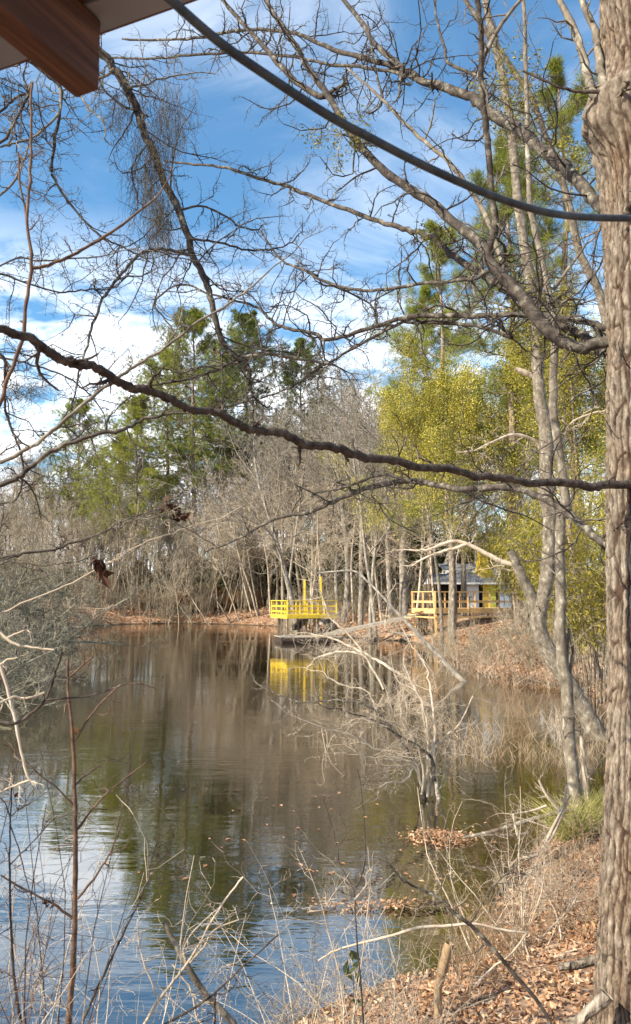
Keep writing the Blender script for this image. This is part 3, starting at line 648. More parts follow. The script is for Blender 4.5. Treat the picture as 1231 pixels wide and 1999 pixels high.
def scatter_leaves(name, tips, per, sig, ln, wd, m, rng_seed, droop=0.0, fold=0.0, up=0.0):
    rg = np.random.default_rng(rng_seed); T = np.array([tuple(t[0]) for t in tips])
    C = np.repeat(T, per, axis=0); n = len(C); C = C + rg.normal(0, sig, (n, 3))
    A = rg.normal(0, 1, (n, 3)); A[:, 2] = A[:, 2]*.6 - droop; A /= np.linalg.norm(A, axis=1, keepdims=True)
    B = np.cross(A, rg.normal(0, 1, (n, 3))+np.array([0, 0, up])); B /= np.linalg.norm(B, axis=1, keepdims=True)
    s = rg.uniform(.65, 1.25, (n, 1)); base = np.repeat(rg.uniform(.15, .85, len(T)), per)
    return quads(name, C, A*ln*s, B*wd*s, np.clip(base+rg.normal(0, .22, n), 0, 1), m, fold)

def pine_proto(seed, Hh, crown0, spread, nb, m, tuft=20, nl=.17, nw=.017, top=1.0, barkm=M_pinebark, r0=None, open_=0.0):
    rng = random.Random(seed); rg = np.random.default_rng(seed)
    pts = []; x = y = 0.0
    for i in range(15):
        pts.append(V((x, y, -0.3+(Hh+.3)*i/14))); x += rng.gauss(0, .07); y += rng.gauss(0, .07)
    r0 = r0 or Hh*.0095; rad = [r0*(1-.85*(i/14)**1.3) for i in range(15)]
    trunk = tubes('trunk', [(pts, rad)], 10, barkm)
    br = []; tf = []
    def at(t):
        f = t*14; i = min(int(f), 13); return pts[i].lerp(pts[i+1], f-i)
    for j in range(nb):
        u = (j+rng.random())/nb; t = crown0+(0.985-crown0)*u
        if rng.random() < open_: continue
        prof = (math.sin(math.pi*min(1, .18+u*.8))**.8)*(1-.35*u) + .06
        Ls = spread*prof*rng.uniform(.6, 1.15); az = j*2.4+rng.uniform(-.5, .5); el = math.radians(-8+62*u**1.4+rng.uniform(-10, 12))
        d = V((math.cos(az)*math.cos(el), math.sin(az)*math.cos(el), math.sin(el))); p = at(t); bp = [p.copy()]
        nseg = 6; dd = d.copy()
        for i in range(nseg):
            dd = (dd+V((rng.gauss(0, .09), rng.gauss(0, .09), rng.gauss(.03, .06)))).normalized(); p = p+dd*(Ls/nseg); bp.append(p.copy())
            if i >= 1:
                for _ in range(3):
                    sd = (dd*.7+perp(dd, rng)*.8+V((0, 0, .25))).normalized(); sl = Ls*.30*rng.uniform(.5, 1.2)
                    q = p+sd*sl*.5; q2 = p+sd*sl+V((0, 0, sl*.15)); br.append(([p.copy(), q, q2], [.018, .012, .007]))
                    tf.append((q2, sd)); tf.append((q+V((rng.gauss(0, .1), rng.gauss(0, .1), .1)), sd))
                    for _ in range(2):
                        s3 = (sd*.6+perp(sd, rng)*.8+V((0, 0, .3))).normalized(); q3 = q+s3*sl*.55; br.append(([q, q.lerp(q3, .5), q3], [.010, .008, .006])); tf.append((q3, s3))
        tf.append((p, dd)); br.append((bp, [max(.016, Ls*.013*(1-.75*i/nseg)) for i in range(nseg+1)]))
    branches = tubes('branches', br, 4, barkm)
    C = np.repeat(np.array([tuple(t[0]) for t in tf]), tuft, axis=0); D = np.repeat(np.array([tuple(t[1]) for t in tf]), tuft, axis=0); n = len(C)
    A = D*.55+rg.normal(0, .62, (n, 3))+np.array([0, 0, .12]); A /= np.linalg.norm(A, axis=1, keepdims=True)
    B = np.cross(A, rg.normal(0, 1, (n, 3))); B /= np.linalg.norm(B, axis=1, keepdims=True)
    s = rg.uniform(.7, 1.2, (n, 1)); base = np.repeat(rg.uniform(.2, .8, len(tf)), tuft)
    foliage = quads('needles', C+A*nl*s*.9+rg.normal(0, .04, (n, 3)), A*nl*s, B*nw*s, np.clip(base+rg.normal(0, .2, n), 0, 1), m)
    return [('trunk', trunk), ('branches', branches), ('needles', foliage)]

def topz(py, D): return CAMH+(1165-py)/F*D*1.0

# ------------------------------------------------------------------ far bank: pines
rng = random.Random(11)
def far(px, D): return G((px-615.5)/F*D, D, -.1)
pineA = pine_proto(101, 30, .44, 6.3, 62, M_needle)
pineB = pine_proto(102, 30, .50, 5.8, 58, M_needleD)
pineC = pine_proto(103, 30, .36, 6.6, 60, M_needleY)
def pine(px, top, D, proto, label, group=None, sx=1.0, rz=None):
    b = far(px, D); h = topz(top, D)-b.z; s = h/30.0
    e = put('pine_tree', proto, b, label, 'pine tree', group, s, rng.uniform(0, 6) if rz is None else rz); e.scale = (s*sx, s*sx, s); return e
pine(378, 600, 92, pineA, 'tallest green pine on the far bank with a bare dark trunk below its crown', sx=1.0)
pine(330, 680, 97, pineA, 'green pine with a lopsided crown just left of the tallest pine', sx=1.05, rz=2.0)
pine(480, 602, 100, pineB, 'dark green pine right of the tallest pine, its tip behind bare limbs', sx=1.0)
pine(585, 655, 104, pineB, 'dark pine half sunk in the grey thicket, rightmost of the far pines', sx=.9)
pine(152, 780, 104, pineA, 'small distant pine, leftmost of the far pines', sx=1.0)
pine(262, 770, 90, pineC, 'yellow green pine with low sprays left of the tallest pine', sx=1.15)
pine(228, 850, 95, pineC, 'short yellow green pine low among the grey thicket', sx=1.2)
pine(432, 690, 112, pineB, 'dark pine behind the gap between the two tallest far pines', sx=1.0)

# ------------------------------------------------------------------ far bank: bare thicket
protos = []
for i in range(7):
    tr, cr, _ = bare_proto(200+i, 12.0, .15, lean=.06, m=M_thick); protos.append([('trunk', tr), ('branches', cr)])
slim = []
SL = dict(BARE, k=[0, 3, 4, 5, 9], t0=[0, .1, .2, .25, .45])
for i in range(5):
    tr, cr, _ = bare_proto(230+i, 9.0, .085, lean=.16, cfg=SL, m=M_pale if i % 2 else M_thick); slim.append([('trunk', tr), ('branches', cr)])
multi = []
for i in range(4):
    tr, cr, _ = bare_proto(250+i, 6.5, .07, stems=5, lean=.30, spread=.35, cfg=dict(SL, k=[0, 3, 4, 4, 6], t0=[0, .1, .15, .2, .2]), m=M_thick); multi.append([('trunk', tr), ('branches', cr)])
pink = []
for i in range(3):
    tr, cr, _ = bare_proto(270+i, 11.0, .10, lean=.05, m=M_pinkish); pink.append([('trunk', tr), ('branches', cr)])
def env(px):
    X = [-200, 0, 90, 180, 300, 420, 500, 600, 700, 780, 900, 1300]; Y = [890, 885, 905, 905, 900, 860, 790, 745, 730, 770, 800, 800]
    return float(np.interp(px, X, Y))
for i in range(96):          # the tall back rows
    px = -170+ (1010*(i+rng.random())/96); D = rng.uniform(97, 120); b = far(px, D)
    h = (topz(env(px)+abs(rng.gauss(0, 45)), D)-b.z); s = h/13.5
    put('bare_tree', rng.choice(protos), b, 'tall bare grey tree in the back of the thicket across the water', 'tree', 'tall bare trees at the back of the far thicket', s, rng.uniform(0, 6))
for i in range(100):          # the middle rows
    px = -170+(1000*(i+rng.random())/100); D = rng.uniform(86, 99); b = far(px, D); mh = (topz(env(px), D)-b.z)
    s = mh*rng.uniform(.48, .80)/13.0
    put('bare_tree', rng.choice(protos+slim[:2]), b, 'bare grey tree of middling height in the thicket across the water', 'tree', 'middle row of bare trees in the far thicket', s, rng.uniform(0, 6))
for i in range(46):          # slim pale saplings along the far waterline
    px = 165+ 370*(i+rng.random())/46; q = Wt(px, 1217, 0); D = q.y+rng.uniform(.3, 5); b = far(px, D)
    s = rng.uniform(.55, 1.15)
    put('bare_sapling', rng.choice(slim), b, 'slim pale bare sapling standing along the far waterline', 'sapling', 'slim saplings along the far waterline', s, rng.uniform(0, 6), (rng.gauss(0, .07), rng.gauss(0, .10)))
for i, (px, tl, s) in enumerate(((452, -.42, .95), (468, -.50, .9), (494, -.34, 1.15), (505, -.22, 1.25), (415, -.40, .8), (388, -.5, .75), (352, -.25, .7), (508, -.12, 1.1))):
    D = Wt(px, 1219, 0).y+.4; b = far(px, D)
    put('leaning_tree', slim[i % 5], b, 'bare trunk leaning left out over the far water beside the yellow deck', 'tree', 'bare trunks leaning over the far water', s*1.2, rng.uniform(-.4, .4), (0, tl))
for i in range(34):          # low multi-stemmed brush at the waterline
    px = 150+390*(i+rng.random())/34; D = Wt(px, 1218, 0).y+rng.uniform(.2, 7); b = far(px, D)
    put('bare_shrub', rng.choice(multi), b, 'low many stemmed bare shrub on the far bank', 'shrub', 'low bare shrubs on the far bank', rng.uniform(.4, .8), rng.uniform(0, 6))
for i in range(16):
    px = -150+370*(i+rng.random())/16; D = rng.uniform(100, 122); b = far(px, D)
    put('bare_tree', rng.choice(pink), b, 'reddish bare tree at the left end of the far thicket', 'tree', 'reddish bare trees at the left of the far thicket', rng.uniform(1.2, 1.75), rng.uniform(0, 6))
for i in range(20):          # left shore between the grey bushes and the far bank
    px = -60+260*(i+rng.random())/20; D = rng.uniform(58, 80); b = far(px, D)
    if b.z < 0: continue
    put('bare_shrub', rng.choice(multi), b, 'tall brushy bare shrub on the left shore behind the grey bushes', 'shrub', 'brushy shrubs on the left shore', rng.uniform(.8, 1.35), rng.uniform(0, 6))

# dark evergreen understory and rusty shrubs on the far bank
def bush_proto(seed, Hh, m, per, sig, ln, wd, bark=M_thick, k=(0, 4, 5, 7), stems=5, lean=.5):
    rg = random.Random(seed); o = []; tips = []; c = dict(n=[3, 4, 5, 6], w=[.2, .18, .15, .12], up=[.05, .05, .05, .05], k=list(k), t0=[0, .1, .15, .15], ang=[0, 50, 48, 45], ratio=[0, .55, .55, .6], rmin=.008, rr=.6)
    for s in range(stems):
        d = V((rg.gauss(0, lean), rg.gauss(0, lean), 1)).normalized()
        grow(o, tips, V((rg.gauss(0, .25), rg.gauss(0, .25), -.2)), d, Hh*rg.uniform(.6, .9), Hh*.012, 3, rg, c)
    return [('stems', tubes('stems', [(p, r) for l, p, r in o], 3, bark)), ('leaves', scatter_leaves('leaves', tips, per, sig, ln, wd, m, seed))]
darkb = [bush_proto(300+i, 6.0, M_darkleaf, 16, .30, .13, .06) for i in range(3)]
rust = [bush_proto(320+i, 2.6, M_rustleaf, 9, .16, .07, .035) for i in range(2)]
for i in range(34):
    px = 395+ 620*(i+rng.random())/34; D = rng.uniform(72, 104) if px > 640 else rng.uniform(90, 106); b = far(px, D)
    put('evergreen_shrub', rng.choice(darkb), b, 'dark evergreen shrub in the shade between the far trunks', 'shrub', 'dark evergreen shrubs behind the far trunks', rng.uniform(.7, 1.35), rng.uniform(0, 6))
for i in range(14):
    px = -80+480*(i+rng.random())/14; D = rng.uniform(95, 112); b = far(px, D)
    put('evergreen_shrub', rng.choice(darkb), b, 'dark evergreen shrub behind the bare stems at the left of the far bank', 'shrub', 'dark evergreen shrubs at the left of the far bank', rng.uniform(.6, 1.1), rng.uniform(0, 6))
for i in range(26):
    px = 170+350*(i+rng.random())/26; D = Wt(px, 1217, 0).y+rng.uniform(3, 9); b = far(px, D)
    put('rust_shrub', rng.choice(rust), b, 'rust brown leafy shrub low on the far bank', 'shrub', 'rust brown shrubs on the far bank', rng.uniform(.5, 1.2), rng.uniform(0, 6))

# ------------------------------------------------------------------ trees round the yellow deck and the cottage
midp = []
MD = dict(BARE, k=[0, 4, 5, 6, 11], t0=[0, .1, .15, .2, .42])
for i in range(4):
    tr, cr, _ = bare_proto(400+i, 14.0, .19, lean=.02, cfg=MD, m=M_grey); midp.append([('trunk', tr), ('branches', cr)])
tanp = []
for i in range(2):
    tr, cr, _ = bare_proto(420+i, 14.0, .19, lean=.02, cfg=MD, m=M_tan); tanp.append([('trunk', tr), ('branches', cr)])
def midtree(px, D, top, width, proto, label, tilt=(0, 0), rz=0.0, r=.19, hh=15.5):
    b = far(px, D); h = topz(top, D)-b.z; s = h/hh; w = width/F*D/2/(r*s)
    e = put('bare_tree', proto, b, label, 'tree', None, s, rz, tilt); e.scale = (s*max(.8, min(w, 1.6)), s*max(.8, min(w, 1.6)), s); return e
midtree(583, 62, 800, 13, midp[0], 'pale grey trunk rising just behind the left half of the yellow deck', (0, -.03), 1)
midtree(562, 66, 810, 8, midp[2], 'thin grey tree behind the left corner of the yellow deck', (0, .02), 2.5)
midtree(668, 64, 790, 15, midp[1], 'dark shadowed trunk just right of the tall yellow posts', (0, -.04), 3)
midtree(703, 57, 770, 12, midp[3], 'grey trunk with a flared foot on the mound right of the yellow deck', (0, -.04), 4)
midtree(722, 51.5, 830, 9, midp[0], 'left one of two thin stems standing at the water edge behind the gangway', (0, -.03), 5)
midtree(733, 51.5, 810, 10, midp[2], 'right one of two thin stems standing at the water edge behind the gangway', (0, .0), .5)
midtree(763, 60, 760, 13, midp[1], 'slender grey tree left of the thickest grey trunk behind the gangway', (0, .01), 1.7)
midtree(786, 58, 750, 20, midp[3], 'thickest grey trunk standing behind the top of the gangway', (0, .01), 2.9)
midtree(858, 66, 780, 15, midp[0], 'dark trunk behind the left gable of the cottage', (0, 0), 4.4)
midtree(877, 44.5, 800, 17, tanp[0], 'tan trunk standing in front of the lumber deck railing', (0, -.02), .8)
midtree(902, 56.5, 790, 14, tanp[1], 'tan trunk rising through the middle of the cottage roof line', (0, -.03), 2.2)
midtree(826, 72, 800, 10, midp[2], 'thin far trunk between the thick grey trunk and the cottage gable', (0, .02), 3.3)
for i in range(26):
    px = 545+640*(i+rng.random())/26; D = rng.uniform(66, 96); b = far(px, D); h = topz(rng.uniform(760, 900), D)-b.z
    put('bare_tree', rng.choice(protos+midp[:2]), b, 'grey bare tree in the woods behind the decks and the cottage', 'tree', 'bare trees behind the decks and cottage', h/14.5, rng.uniform(0, 6))
for i in range(26):
    px = 545+300*(i+rng.random())/26; D = rng.uniform(58, 72); b = far(px, D)
    put('bare_shrub', rng.choice(multi), b, 'brushy bare shrub on the slope behind the yellow deck', 'shrub', 'brushy shrubs behind the yellow deck', rng.uniform(.35, .8), rng.uniform(0, 6))

DR = dict(n=[4, 5, 6, 8, 10], w=[.22, .18, .15, .12, .06], up=[-.05, -.06, -.06, -.03, .02], k=[0, 4, 6, 7, 10], t0=[0, .1, .12, .15, .42], ang=[0, 50, 50, 50, 55], ratio=[0, .55, .55, .6, .62], rmin=.008, rr=.5)
drp = []
for i in range(3):
    tr, cr, _ = bare_proto(440+i, 9.0, .11, lean=.10, cfg=DR, m=M_pale); drp.append([('trunk', tr), ('branches', cr)])
for k, (px, D, h, lb) in enumerate(((470, 86, 12.5, 'pale drooping bare tree over the far waterline left of the yellow deck'), (528, 82, 13.5, 'pale drooping bare tree behind the left end of the yellow deck'), (640, 59, 11, 'pale bare tree whose twigs arch down over the tall yellow posts'),
                                    (690, 62, 12.5, 'pale arching bare tree on the mound right of the yellow deck'), (745, 57, 11, 'pale bare tree arching over the middle of the gangway'), (805, 54, 11.5, 'pale bare tree drooping over the near end of the lumber deck'),
                                    (850, 53, 10.5, 'pale bare tree with hanging twigs in front of the cottage gable'), (1035, 49, 11, 'pale bare tree right of the cottage, its twigs hanging behind the forked trunk'), (600, 66, 13, 'pale bare tree arching behind the yellow deck'), (410, 89, 12, 'pale drooping bare tree on the far bank below the tallest pine'), (1010, 47, 10, 'pale bare tree drooping beside the right end of the lumber deck'))):
    b = far(px, D); put('drooping_tree', drp[k % 3], b, lb, 'tree', None, h/10.0, rng.uniform(0, 6))

# ------------------------------------------------------------------ yellow green evergreens, bamboo and near pines on the right
YG = dict(n=[3, 4, 5, 6, 9], w=[.2, .18, .15, .12, .06], up=[.02, .03, .05, .07, .04], k=[0, 4, 5, 7, 11], t0=[0, .1, .15, .15, .46], ang=[0, 50, 50, 48, 50], ratio=[0, .5, .55, .55, .42], rmin=.006, rr=.5)
def yg_proto(seed, Ln, per, m=M_ygleaf, sig=.16, ln=.038, wd=.019):
    tr, cr, tips = bare_proto(seed, Ln, .13, lean=.05, cfg=YG, m=M_tan)
    return [('trunk', tr), ('branches', cr), ('leaves', scatter_leaves('leaves', tips, per, sig, ln, wd, m, seed))]
yg = [yg_proto(500, 8.5, 25), yg_proto(501, 8.5, 25)]
for px, D, top, w, lb in ((855, 36, 735, .85, 'rounded yellow green tree with tiny leaves left of the leaning pale trunks'),
                          (880, 42, 690, .9, 'tall yellow green tree with tiny leaves behind the leaning pale trunks'),
                          (1012, 66, 690, 1.1, 'yellow green leafy tree straight behind the forked pale trunk'),
                          
                          (1140, 38, 640, 1.0, 'yellow green tree beside the big furrowed trunk'),
                          (1060, 44, 600, 1.0, 'tall yellow green tree behind the bamboo')):
    b = far(px, D); h = topz(top, D)-b.z; s = h/9.6
    e = put('evergreen_tree', rng.choice(yg), b, lb, 'tree', None, s, rng.uniform(0, 6)); e.scale = (s*w*.85, s*w*.85, s)
def bamboo_proto(seed, Hh, nc):
    rg = random.Random(seed); cu_ = []; C = []; A = []
    for i in range(nc):
        az = rg.uniform(0, 6.28); p = V((math.cos(az)*rg.uniform(0, .9), math.sin(az)*rg.uniform(0, .9), -.2)); out_ = V((math.cos(az), math.sin(az), 0)); hh = Hh*rg.uniform(.6, 1)
        pts = []; lean_ = rg.uniform(.05, .32)
        for j in range(11):
            t = j/10; pts.append(p+out_*(lean_*hh*t*t*1.1)+V((0, 0, hh*(t-.22*t**3*lean_*3)))+V((rg.gauss(0, .02), rg.gauss(0, .02), 0)))
        cu_.append((pts, [.022*(1-.8*j/10) for j in range(11)]))
        for _ in range(115):
            t = rg.uniform(.30, 1)**.8; f = t*10; j = min(int(f), 9); q = pts[j].lerp(pts[j+1], f-j)
            s = V((rg.gauss(0, 1), rg.gauss(0, 1), rg.gauss(.1, .3))).normalized(); ln = rg.uniform(.2, .75)
            if rg.random() < .25: cu_.append(([q, q+s*ln*.5+V((0, 0, .03)), q+s*ln-V((0, 0, .08*ln))], [.005, .004, .003]))
            for _k in range(5):
                C.append(tuple(q+s*ln*rg.uniform(.5, 1.1)+V((rg.gauss(0, .07), rg.gauss(0, .07), rg.gauss(-.05, .06))))); a = s*.7+V((rg.gauss(0, .5), rg.gauss(0, .5), -.75+rg.gauss(0, .3))); A.append(tuple(a.normalized()))
    A = np.array(A); gn = np.random.default_rng(seed); B = np.cross(A, gn.normal(0, 1, A.shape)); B /= np.linalg.norm(B, axis=1, keepdims=True); s = gn.uniform(.7, 1.25, (len(A), 1))
    return [('culms', tubes('culms', [(p, r) for p, r in cu_ if len(p) == 11]+[(p, r) for p, r in cu_ if len(p) == 3], 4, M_tan)), ('leaves', quads('leaves', C, A*.085*s, B*.014*s, np.clip(gn.normal(.5, .25, len(A)), 0, 1), M_bamboo))]
bb_ = [bamboo_proto(520, 8.0, 26), bamboo_proto(521, 8.0, 26)]
for px, D, s, lb in ((1085, 30, 1.0, 'arching golden bamboo clump between the pale leaning trunk and the big furrowed trunk'), (1150, 21, .95, 'golden bamboo clump close beside the big furrowed trunk'),
                     (1010, 38, 1.05, 'golden bamboo clump right of the cottage'), (1205, 33, 1.1, 'bamboo clump partly hidden by the big furrowed trunk')):
    put('bamboo_clump', bb_[0 if px % 2 else 1], far(px, D), lb, 'bamboo', None, s, rng.uniform(0, 6))
npine = [pine_proto(540, 20, .30, 3.6, 46, M_needle, tuft=26, nl=.15, nw=.007, open_=.25), pine_proto(541, 20, .35, 3.4, 46, M_needle, tuft=26, nl=.15, nw=.007, open_=.3)]
for px, D, top, lb, i in ((880, 48, 430, 'green pine showing above the yellow green tree, left of the pale stems', 0), (1010, 44, 250, 'tall open pine behind the upright pale stems', 1),
                          (1125, 42, 110, 'tallest open pine close to the big furrowed trunk', 0), (840, 60, 560, 'green pine behind the rounded yellow green tree', 1)):
    b = far(px, D); h = topz(top, D)*1.02-b.z; put('pine_tree', npine[i], b, lb, 'pine tree', None, h/20.0, rng.uniform(0, 6))

# ------------------------------------------------------------------ grey lichened bushes on the left shore
LB = dict(n=[4, 5, 6, 8], w=[.28, .24, .2, .14], up=[-.01, -.01, -.02, -.05], k=[0, 6, 8, 10], t0=[0, .1, .12, .12], ang=[0, 52, 52, 55], ratio=[0, .5, .5, .5], rmin=.0075, rr=.5)
def lich_proto(seed, Ln, stems):
    rg = random.Random(seed); o = []; tips = []
    for s in range(stems):
        az = rg.uniform(0, 6.28); d = V((math.cos(az)*rg.uniform(.2, 1.1), math.sin(az)*rg.uniform(.2, 1.1), 1)).normalized()
        grow(o, tips, V((rg.gauss(0, .4), rg.gauss(0, .4), -.4)), d, Ln*rg.uniform(.7, 1.1), .045, 3, rg, LB)
    return [('stems', tubes('stems', [(p, r) for l, p, r in o if l == 3], 6, M_lichtwig)), ('twigs', tubes('twigs', [(p, r) for l, p, r in o if l < 3], 3, M_lichtwig))]
lch = [lich_proto(600, 4.0, 11), lich_proto(601, 4.0, 11)]
for px, D, s, lb in ((10, 25, 1.0, 'grey lichened bush drooping into the water, nearest on the left shore'), (70, 31, .95, 'grey lichened bush reaching furthest out over the water from the left shore'),
                     (-70, 22, 1.05, 'grey bush at the left edge of the pond, mostly out of sight'), (20, 36, 1.65, 'tall grey bush behind the nearest bush on the left shore'), (115, 44, .9, 'small grey bush at the far end of the left shore bushes'), (-50, 30, 1.65, 'tall grey lichened bush at the left edge behind the drooping one')):
    x = (px-615.5)/F*D; put('lichened_bush', lch[0 if (px//10) % 2 else 1], V((x, D, max(H(x, D), -.3))), lb, 'bush', None, s, rng.uniform(0, 6))
# ------------------------------------------------------------------ near trees: limbs laid along measured curves, each at its own distance
def zt(off, sc):
    return lambda pts: [(off[0]+x/sc, off[1]+y/sc) for x, y in pts]
z1 = zt((0, 0), 1.985); z2 = zt((600, 0), 1.951); z3 = zt((0, 500), 1.985); z4 = zt((600, 500), 1.951)
z5 = zt((0, 950), 1.985); z6 = zt((600, 950), 1.951); z7 = zt((0, 1450), 1.985); z8 = zt((600, 1450), 1.951); za = zt((500, 1150), 3.0775)
def trace(px, D, w, per=4, jit=0.0, rng=None):
    """px: photo points; D, w: (start, end) distance in metres and width in photo pixels"""
    seg = [0.0]
    for a, b in zip(px, px[1:]): seg.append(seg[-1]+math.hypot(b[0]-a[0], b[1]-a[1]))
    tot = seg[-1]; p4 = []
    for (x, y), s in zip(px, seg):
        t = s/tot; d = D[0]+(D[1]-D[0])*t if len(D) == 2 else float(np.interp(t, np.linspace(0, 1, len(D)), D))
        ww = w[0]+(w[1]-w[0])*t if len(w) == 2 else float(np.interp(t, np.linspace(0, 1, len(w)), w))
        q = P(x, y, d); p4.append((q.x, q.y, q.z, ww/2/F*d))
    c = crom(p4, per); rg = rng or random.Random(1)
    pts = [V(q[:3])+V((rg.gauss(0, jit), rg.gauss(0, jit), rg.gauss(0, jit))) for q in c]; rad = [max(q[3], .0012)*rg.uniform(.93, 1.07) for q in c]
    return pts, rad
TW = dict(n=[4, 6, 8], w=[.42, .40, .33], up=[.03, .03, .03], k=[0, 5, 7], t0=[0, .1, .1], ang=[0, 62, 60], ratio=[0, .38, .36], rmin=.0016, rr=.6)
TWL = dict(TW, rmin=.0012)
def sprouts(o, pts, rad, n, Lr, rng, lev=2, t0=.05, t1=1.0, cfg=TW, tipgrow=True, rmax=.008, bias=V((0, 0, 0)), tips=None):
    tips = [] if tips is None else tips
    for j in range(n):
        t = t0+(t1-t0)*(j+rng.random())/n; f = t*(len(pts)-1); i = min(int(f), len(pts)-2)
        q = pts[i].lerp(pts[i+1], f-i); d = (pts[i+1]-pts[i]).normalized(); a = math.radians(rng.uniform(35, 85))
        cd = (d*math.cos(a)*rng.choice((1, 1, -.3))+perp(d, rng)*math.sin(a)+bias).normalized()
        grow(o, tips, q, cd, rng.uniform(*Lr), min(rad[i]*.55, rmax), lev, rng, cfg, .4)
    if tipgrow:
        grow(o, tips, pts[-1].copy(), (pts[-1]-pts[-2]).normalized(), rng.uniform(*Lr), max(rad[-1], .002), lev, rng, cfg, .4)
    return tips
def limb(root, name, px, D, w, m, tw=None, seed=0, jit=.002, sides=8, label=None, per=5, inv=False):
    """one limb with its twigs as a sub-part; tw = (count, (min, max) length, levels)"""
    rg = random.Random(seed*7+13); pts, rad = trace(px, D, w, per, jit, rg); org = root.location
    lo = link(name, tubes(name, [(pts, rad)], sides, m, org), root)
    if label: lo['label'] = label
    if tw and root is big: tw = (max(4, int(tw[0]*.85)), (tw[1][0]*.75, tw[1][1]*.66))+tuple(tw[2:])
    if tw:
        p2, r2 = (pts[::-1], rad[::-1]) if inv else (pts, rad)
        o = []; sprouts(o, p2, r2, tw[0], tw[1], rg, tw[2] if len(tw) > 2 else 2, tipgrow=(len(tw) < 4))
        link('twigs', tubes('twigs', [(p, r) for l, p, r in o], 4, m, org), lo)
    return lo

# ---- the big furrowed trunk at the right edge
def vnoise(rg, th, z, nth, fz, k=10):
    s = 0
    for _ in range(k):
        s = s+np.sin(th*rg.integers(*nth)+rg.uniform(0, 6.28)+z*rg.uniform(*fz)*rg.choice([-1, 1]))
    return s/math.sqrt(k)
def big_trunk():
    base = P(1278, 2300, 4.3); edge = [(-250, 1172), (0, 1170), (180, 1172), (300, 1168), (420, 1176), (700, 1184), (1000, 1185), (1300, 1186), (1600, 1179), (1800, 1172), (1999, 1158), (2200, 1140), (2400, 1115)]
    nz_, na = 900, 320; rg = np.random.default_rng(77)
    pyv = np.linspace(2380, -250, nz_); ev = np.interp(pyv, [e[0] for e in edge], [e[1] for e in edge]); D = 4.3
    th = np.linspace(0, 2*math.pi, na, endpoint=False); cx = np.zeros((nz_, 3)); R = np.zeros(nz_)
    for i, (py, e) in enumerate(zip(pyv, ev)):
        c = P(1268, py, D); cx[i] = c; R[i] = (P(1268, py, D)-P(e, py, D)).length
    Zc = cx[:, 2][:, None]*np.ones((1, na)); TH = th[None, :]*np.ones((nz_, 1))
    wob = .8*vnoise(rg, TH, Zc, (1, 3), (.6, 2.2))+.45*vnoise(rg, TH, Zc, (2, 6), (2, 6))+.22*vnoise(rg, TH, Zc, (4, 9), (8, 18))
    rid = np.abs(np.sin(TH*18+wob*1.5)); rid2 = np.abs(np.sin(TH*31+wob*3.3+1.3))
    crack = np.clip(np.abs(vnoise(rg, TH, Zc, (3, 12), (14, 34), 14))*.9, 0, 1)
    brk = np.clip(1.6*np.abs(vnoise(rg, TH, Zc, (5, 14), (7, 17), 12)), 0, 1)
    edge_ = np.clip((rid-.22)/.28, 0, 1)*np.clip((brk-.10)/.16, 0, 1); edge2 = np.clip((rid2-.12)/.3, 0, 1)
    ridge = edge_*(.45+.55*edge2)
    disp = .015*edge_+.006*edge2+.003*vnoise(rg, TH, Zc, (10, 40), (20, 70), 16)+rg.normal(0, .0014, TH.shape)+.012*vnoise(rg, TH, Zc, (1, 4), (1, 3))+.004*vnoise(rg, TH, Zc, (8, 30), (20, 60), 16)+.012*vnoise(rg, TH, Zc, (1, 4), (1, 3))
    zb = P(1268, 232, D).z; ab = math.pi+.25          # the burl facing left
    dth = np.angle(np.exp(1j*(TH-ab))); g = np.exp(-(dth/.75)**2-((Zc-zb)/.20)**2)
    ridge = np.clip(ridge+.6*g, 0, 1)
    disp = disp*(1-.5*g)+g*(.16+.02*vnoise(rg, TH, Zc, (4, 14), (15, 40)))
    zk = P(1268, 1575, D).z; g2 = np.exp(-(np.angle(np.exp(1j*(TH-4.25)))/.22)**2-((Zc-zk)/.07)**2); disp += g2*.045
    r = R[:, None]-.036+disp
    v = np.stack([cx[:, 0][:, None]+r*np.cos(TH), cx[:, 1][:, None]+r*np.sin(TH), Zc], -1)
    a = np.arange(nz_-1)[:, None]*na; k = np.arange(na)[None, :]
    lp = np.stack([a+k, a+(k+1) % na, a+na+(k+1) % na, a+na+k], -1).reshape(-1)
    return v.reshape(-1, 3), lp, ridge.reshape(-1)
vb, lb_, rdg = big_trunk()
rb = V((float(vb[:150, 0].mean()), 4.3, 0)); rb.z = H(rb.x, rb.y)
big = empty('big_tree', rb, 'large furrowed tree trunk filling the right edge, with a swollen burl and long bare limbs', 'tree')
tme = np_mesh('trunk', vb-np.array(tuple(rb)), np.full(len(lb_)//4, 4), lb_)
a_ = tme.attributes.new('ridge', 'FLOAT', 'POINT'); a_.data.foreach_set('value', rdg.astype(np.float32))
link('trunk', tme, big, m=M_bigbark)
TD = 4.25
limb(big, 'limb', [(-420, 520), (-250, 600), (-120, 632)]+z3([(0, 285), (60, 303), (120, 320), (170, 360), (220, 395), (280, 415), (350, 425), (410, 455), (460, 490), (510, 512), (580, 518), (640, 545), (700, 580), (750, 598), (830, 603), (880, 625), (940, 660), (1000, 675), (1080, 685), (1150, 715)])+z4([(0, 722), (80, 727), (150, 745), (220, 770), (330, 776), (420, 803), (550, 812), (640, 838), (760, 845), (850, 864), (960, 862), (1080, 878), (1150, 872), (1290, 872)]),
     (1.75, 2.0, 2.5, 3.0, 3.6, 4.2), (14, 16.5, 19, 15.5, 17, 14.5, 18), M_dark, (16, (.06, .30), 1, 0), 1, .0030, 10, 'long dark wavy limb sweeping across the whole view', per=5)  # shade of the roof is put into this limb's dark bark colour
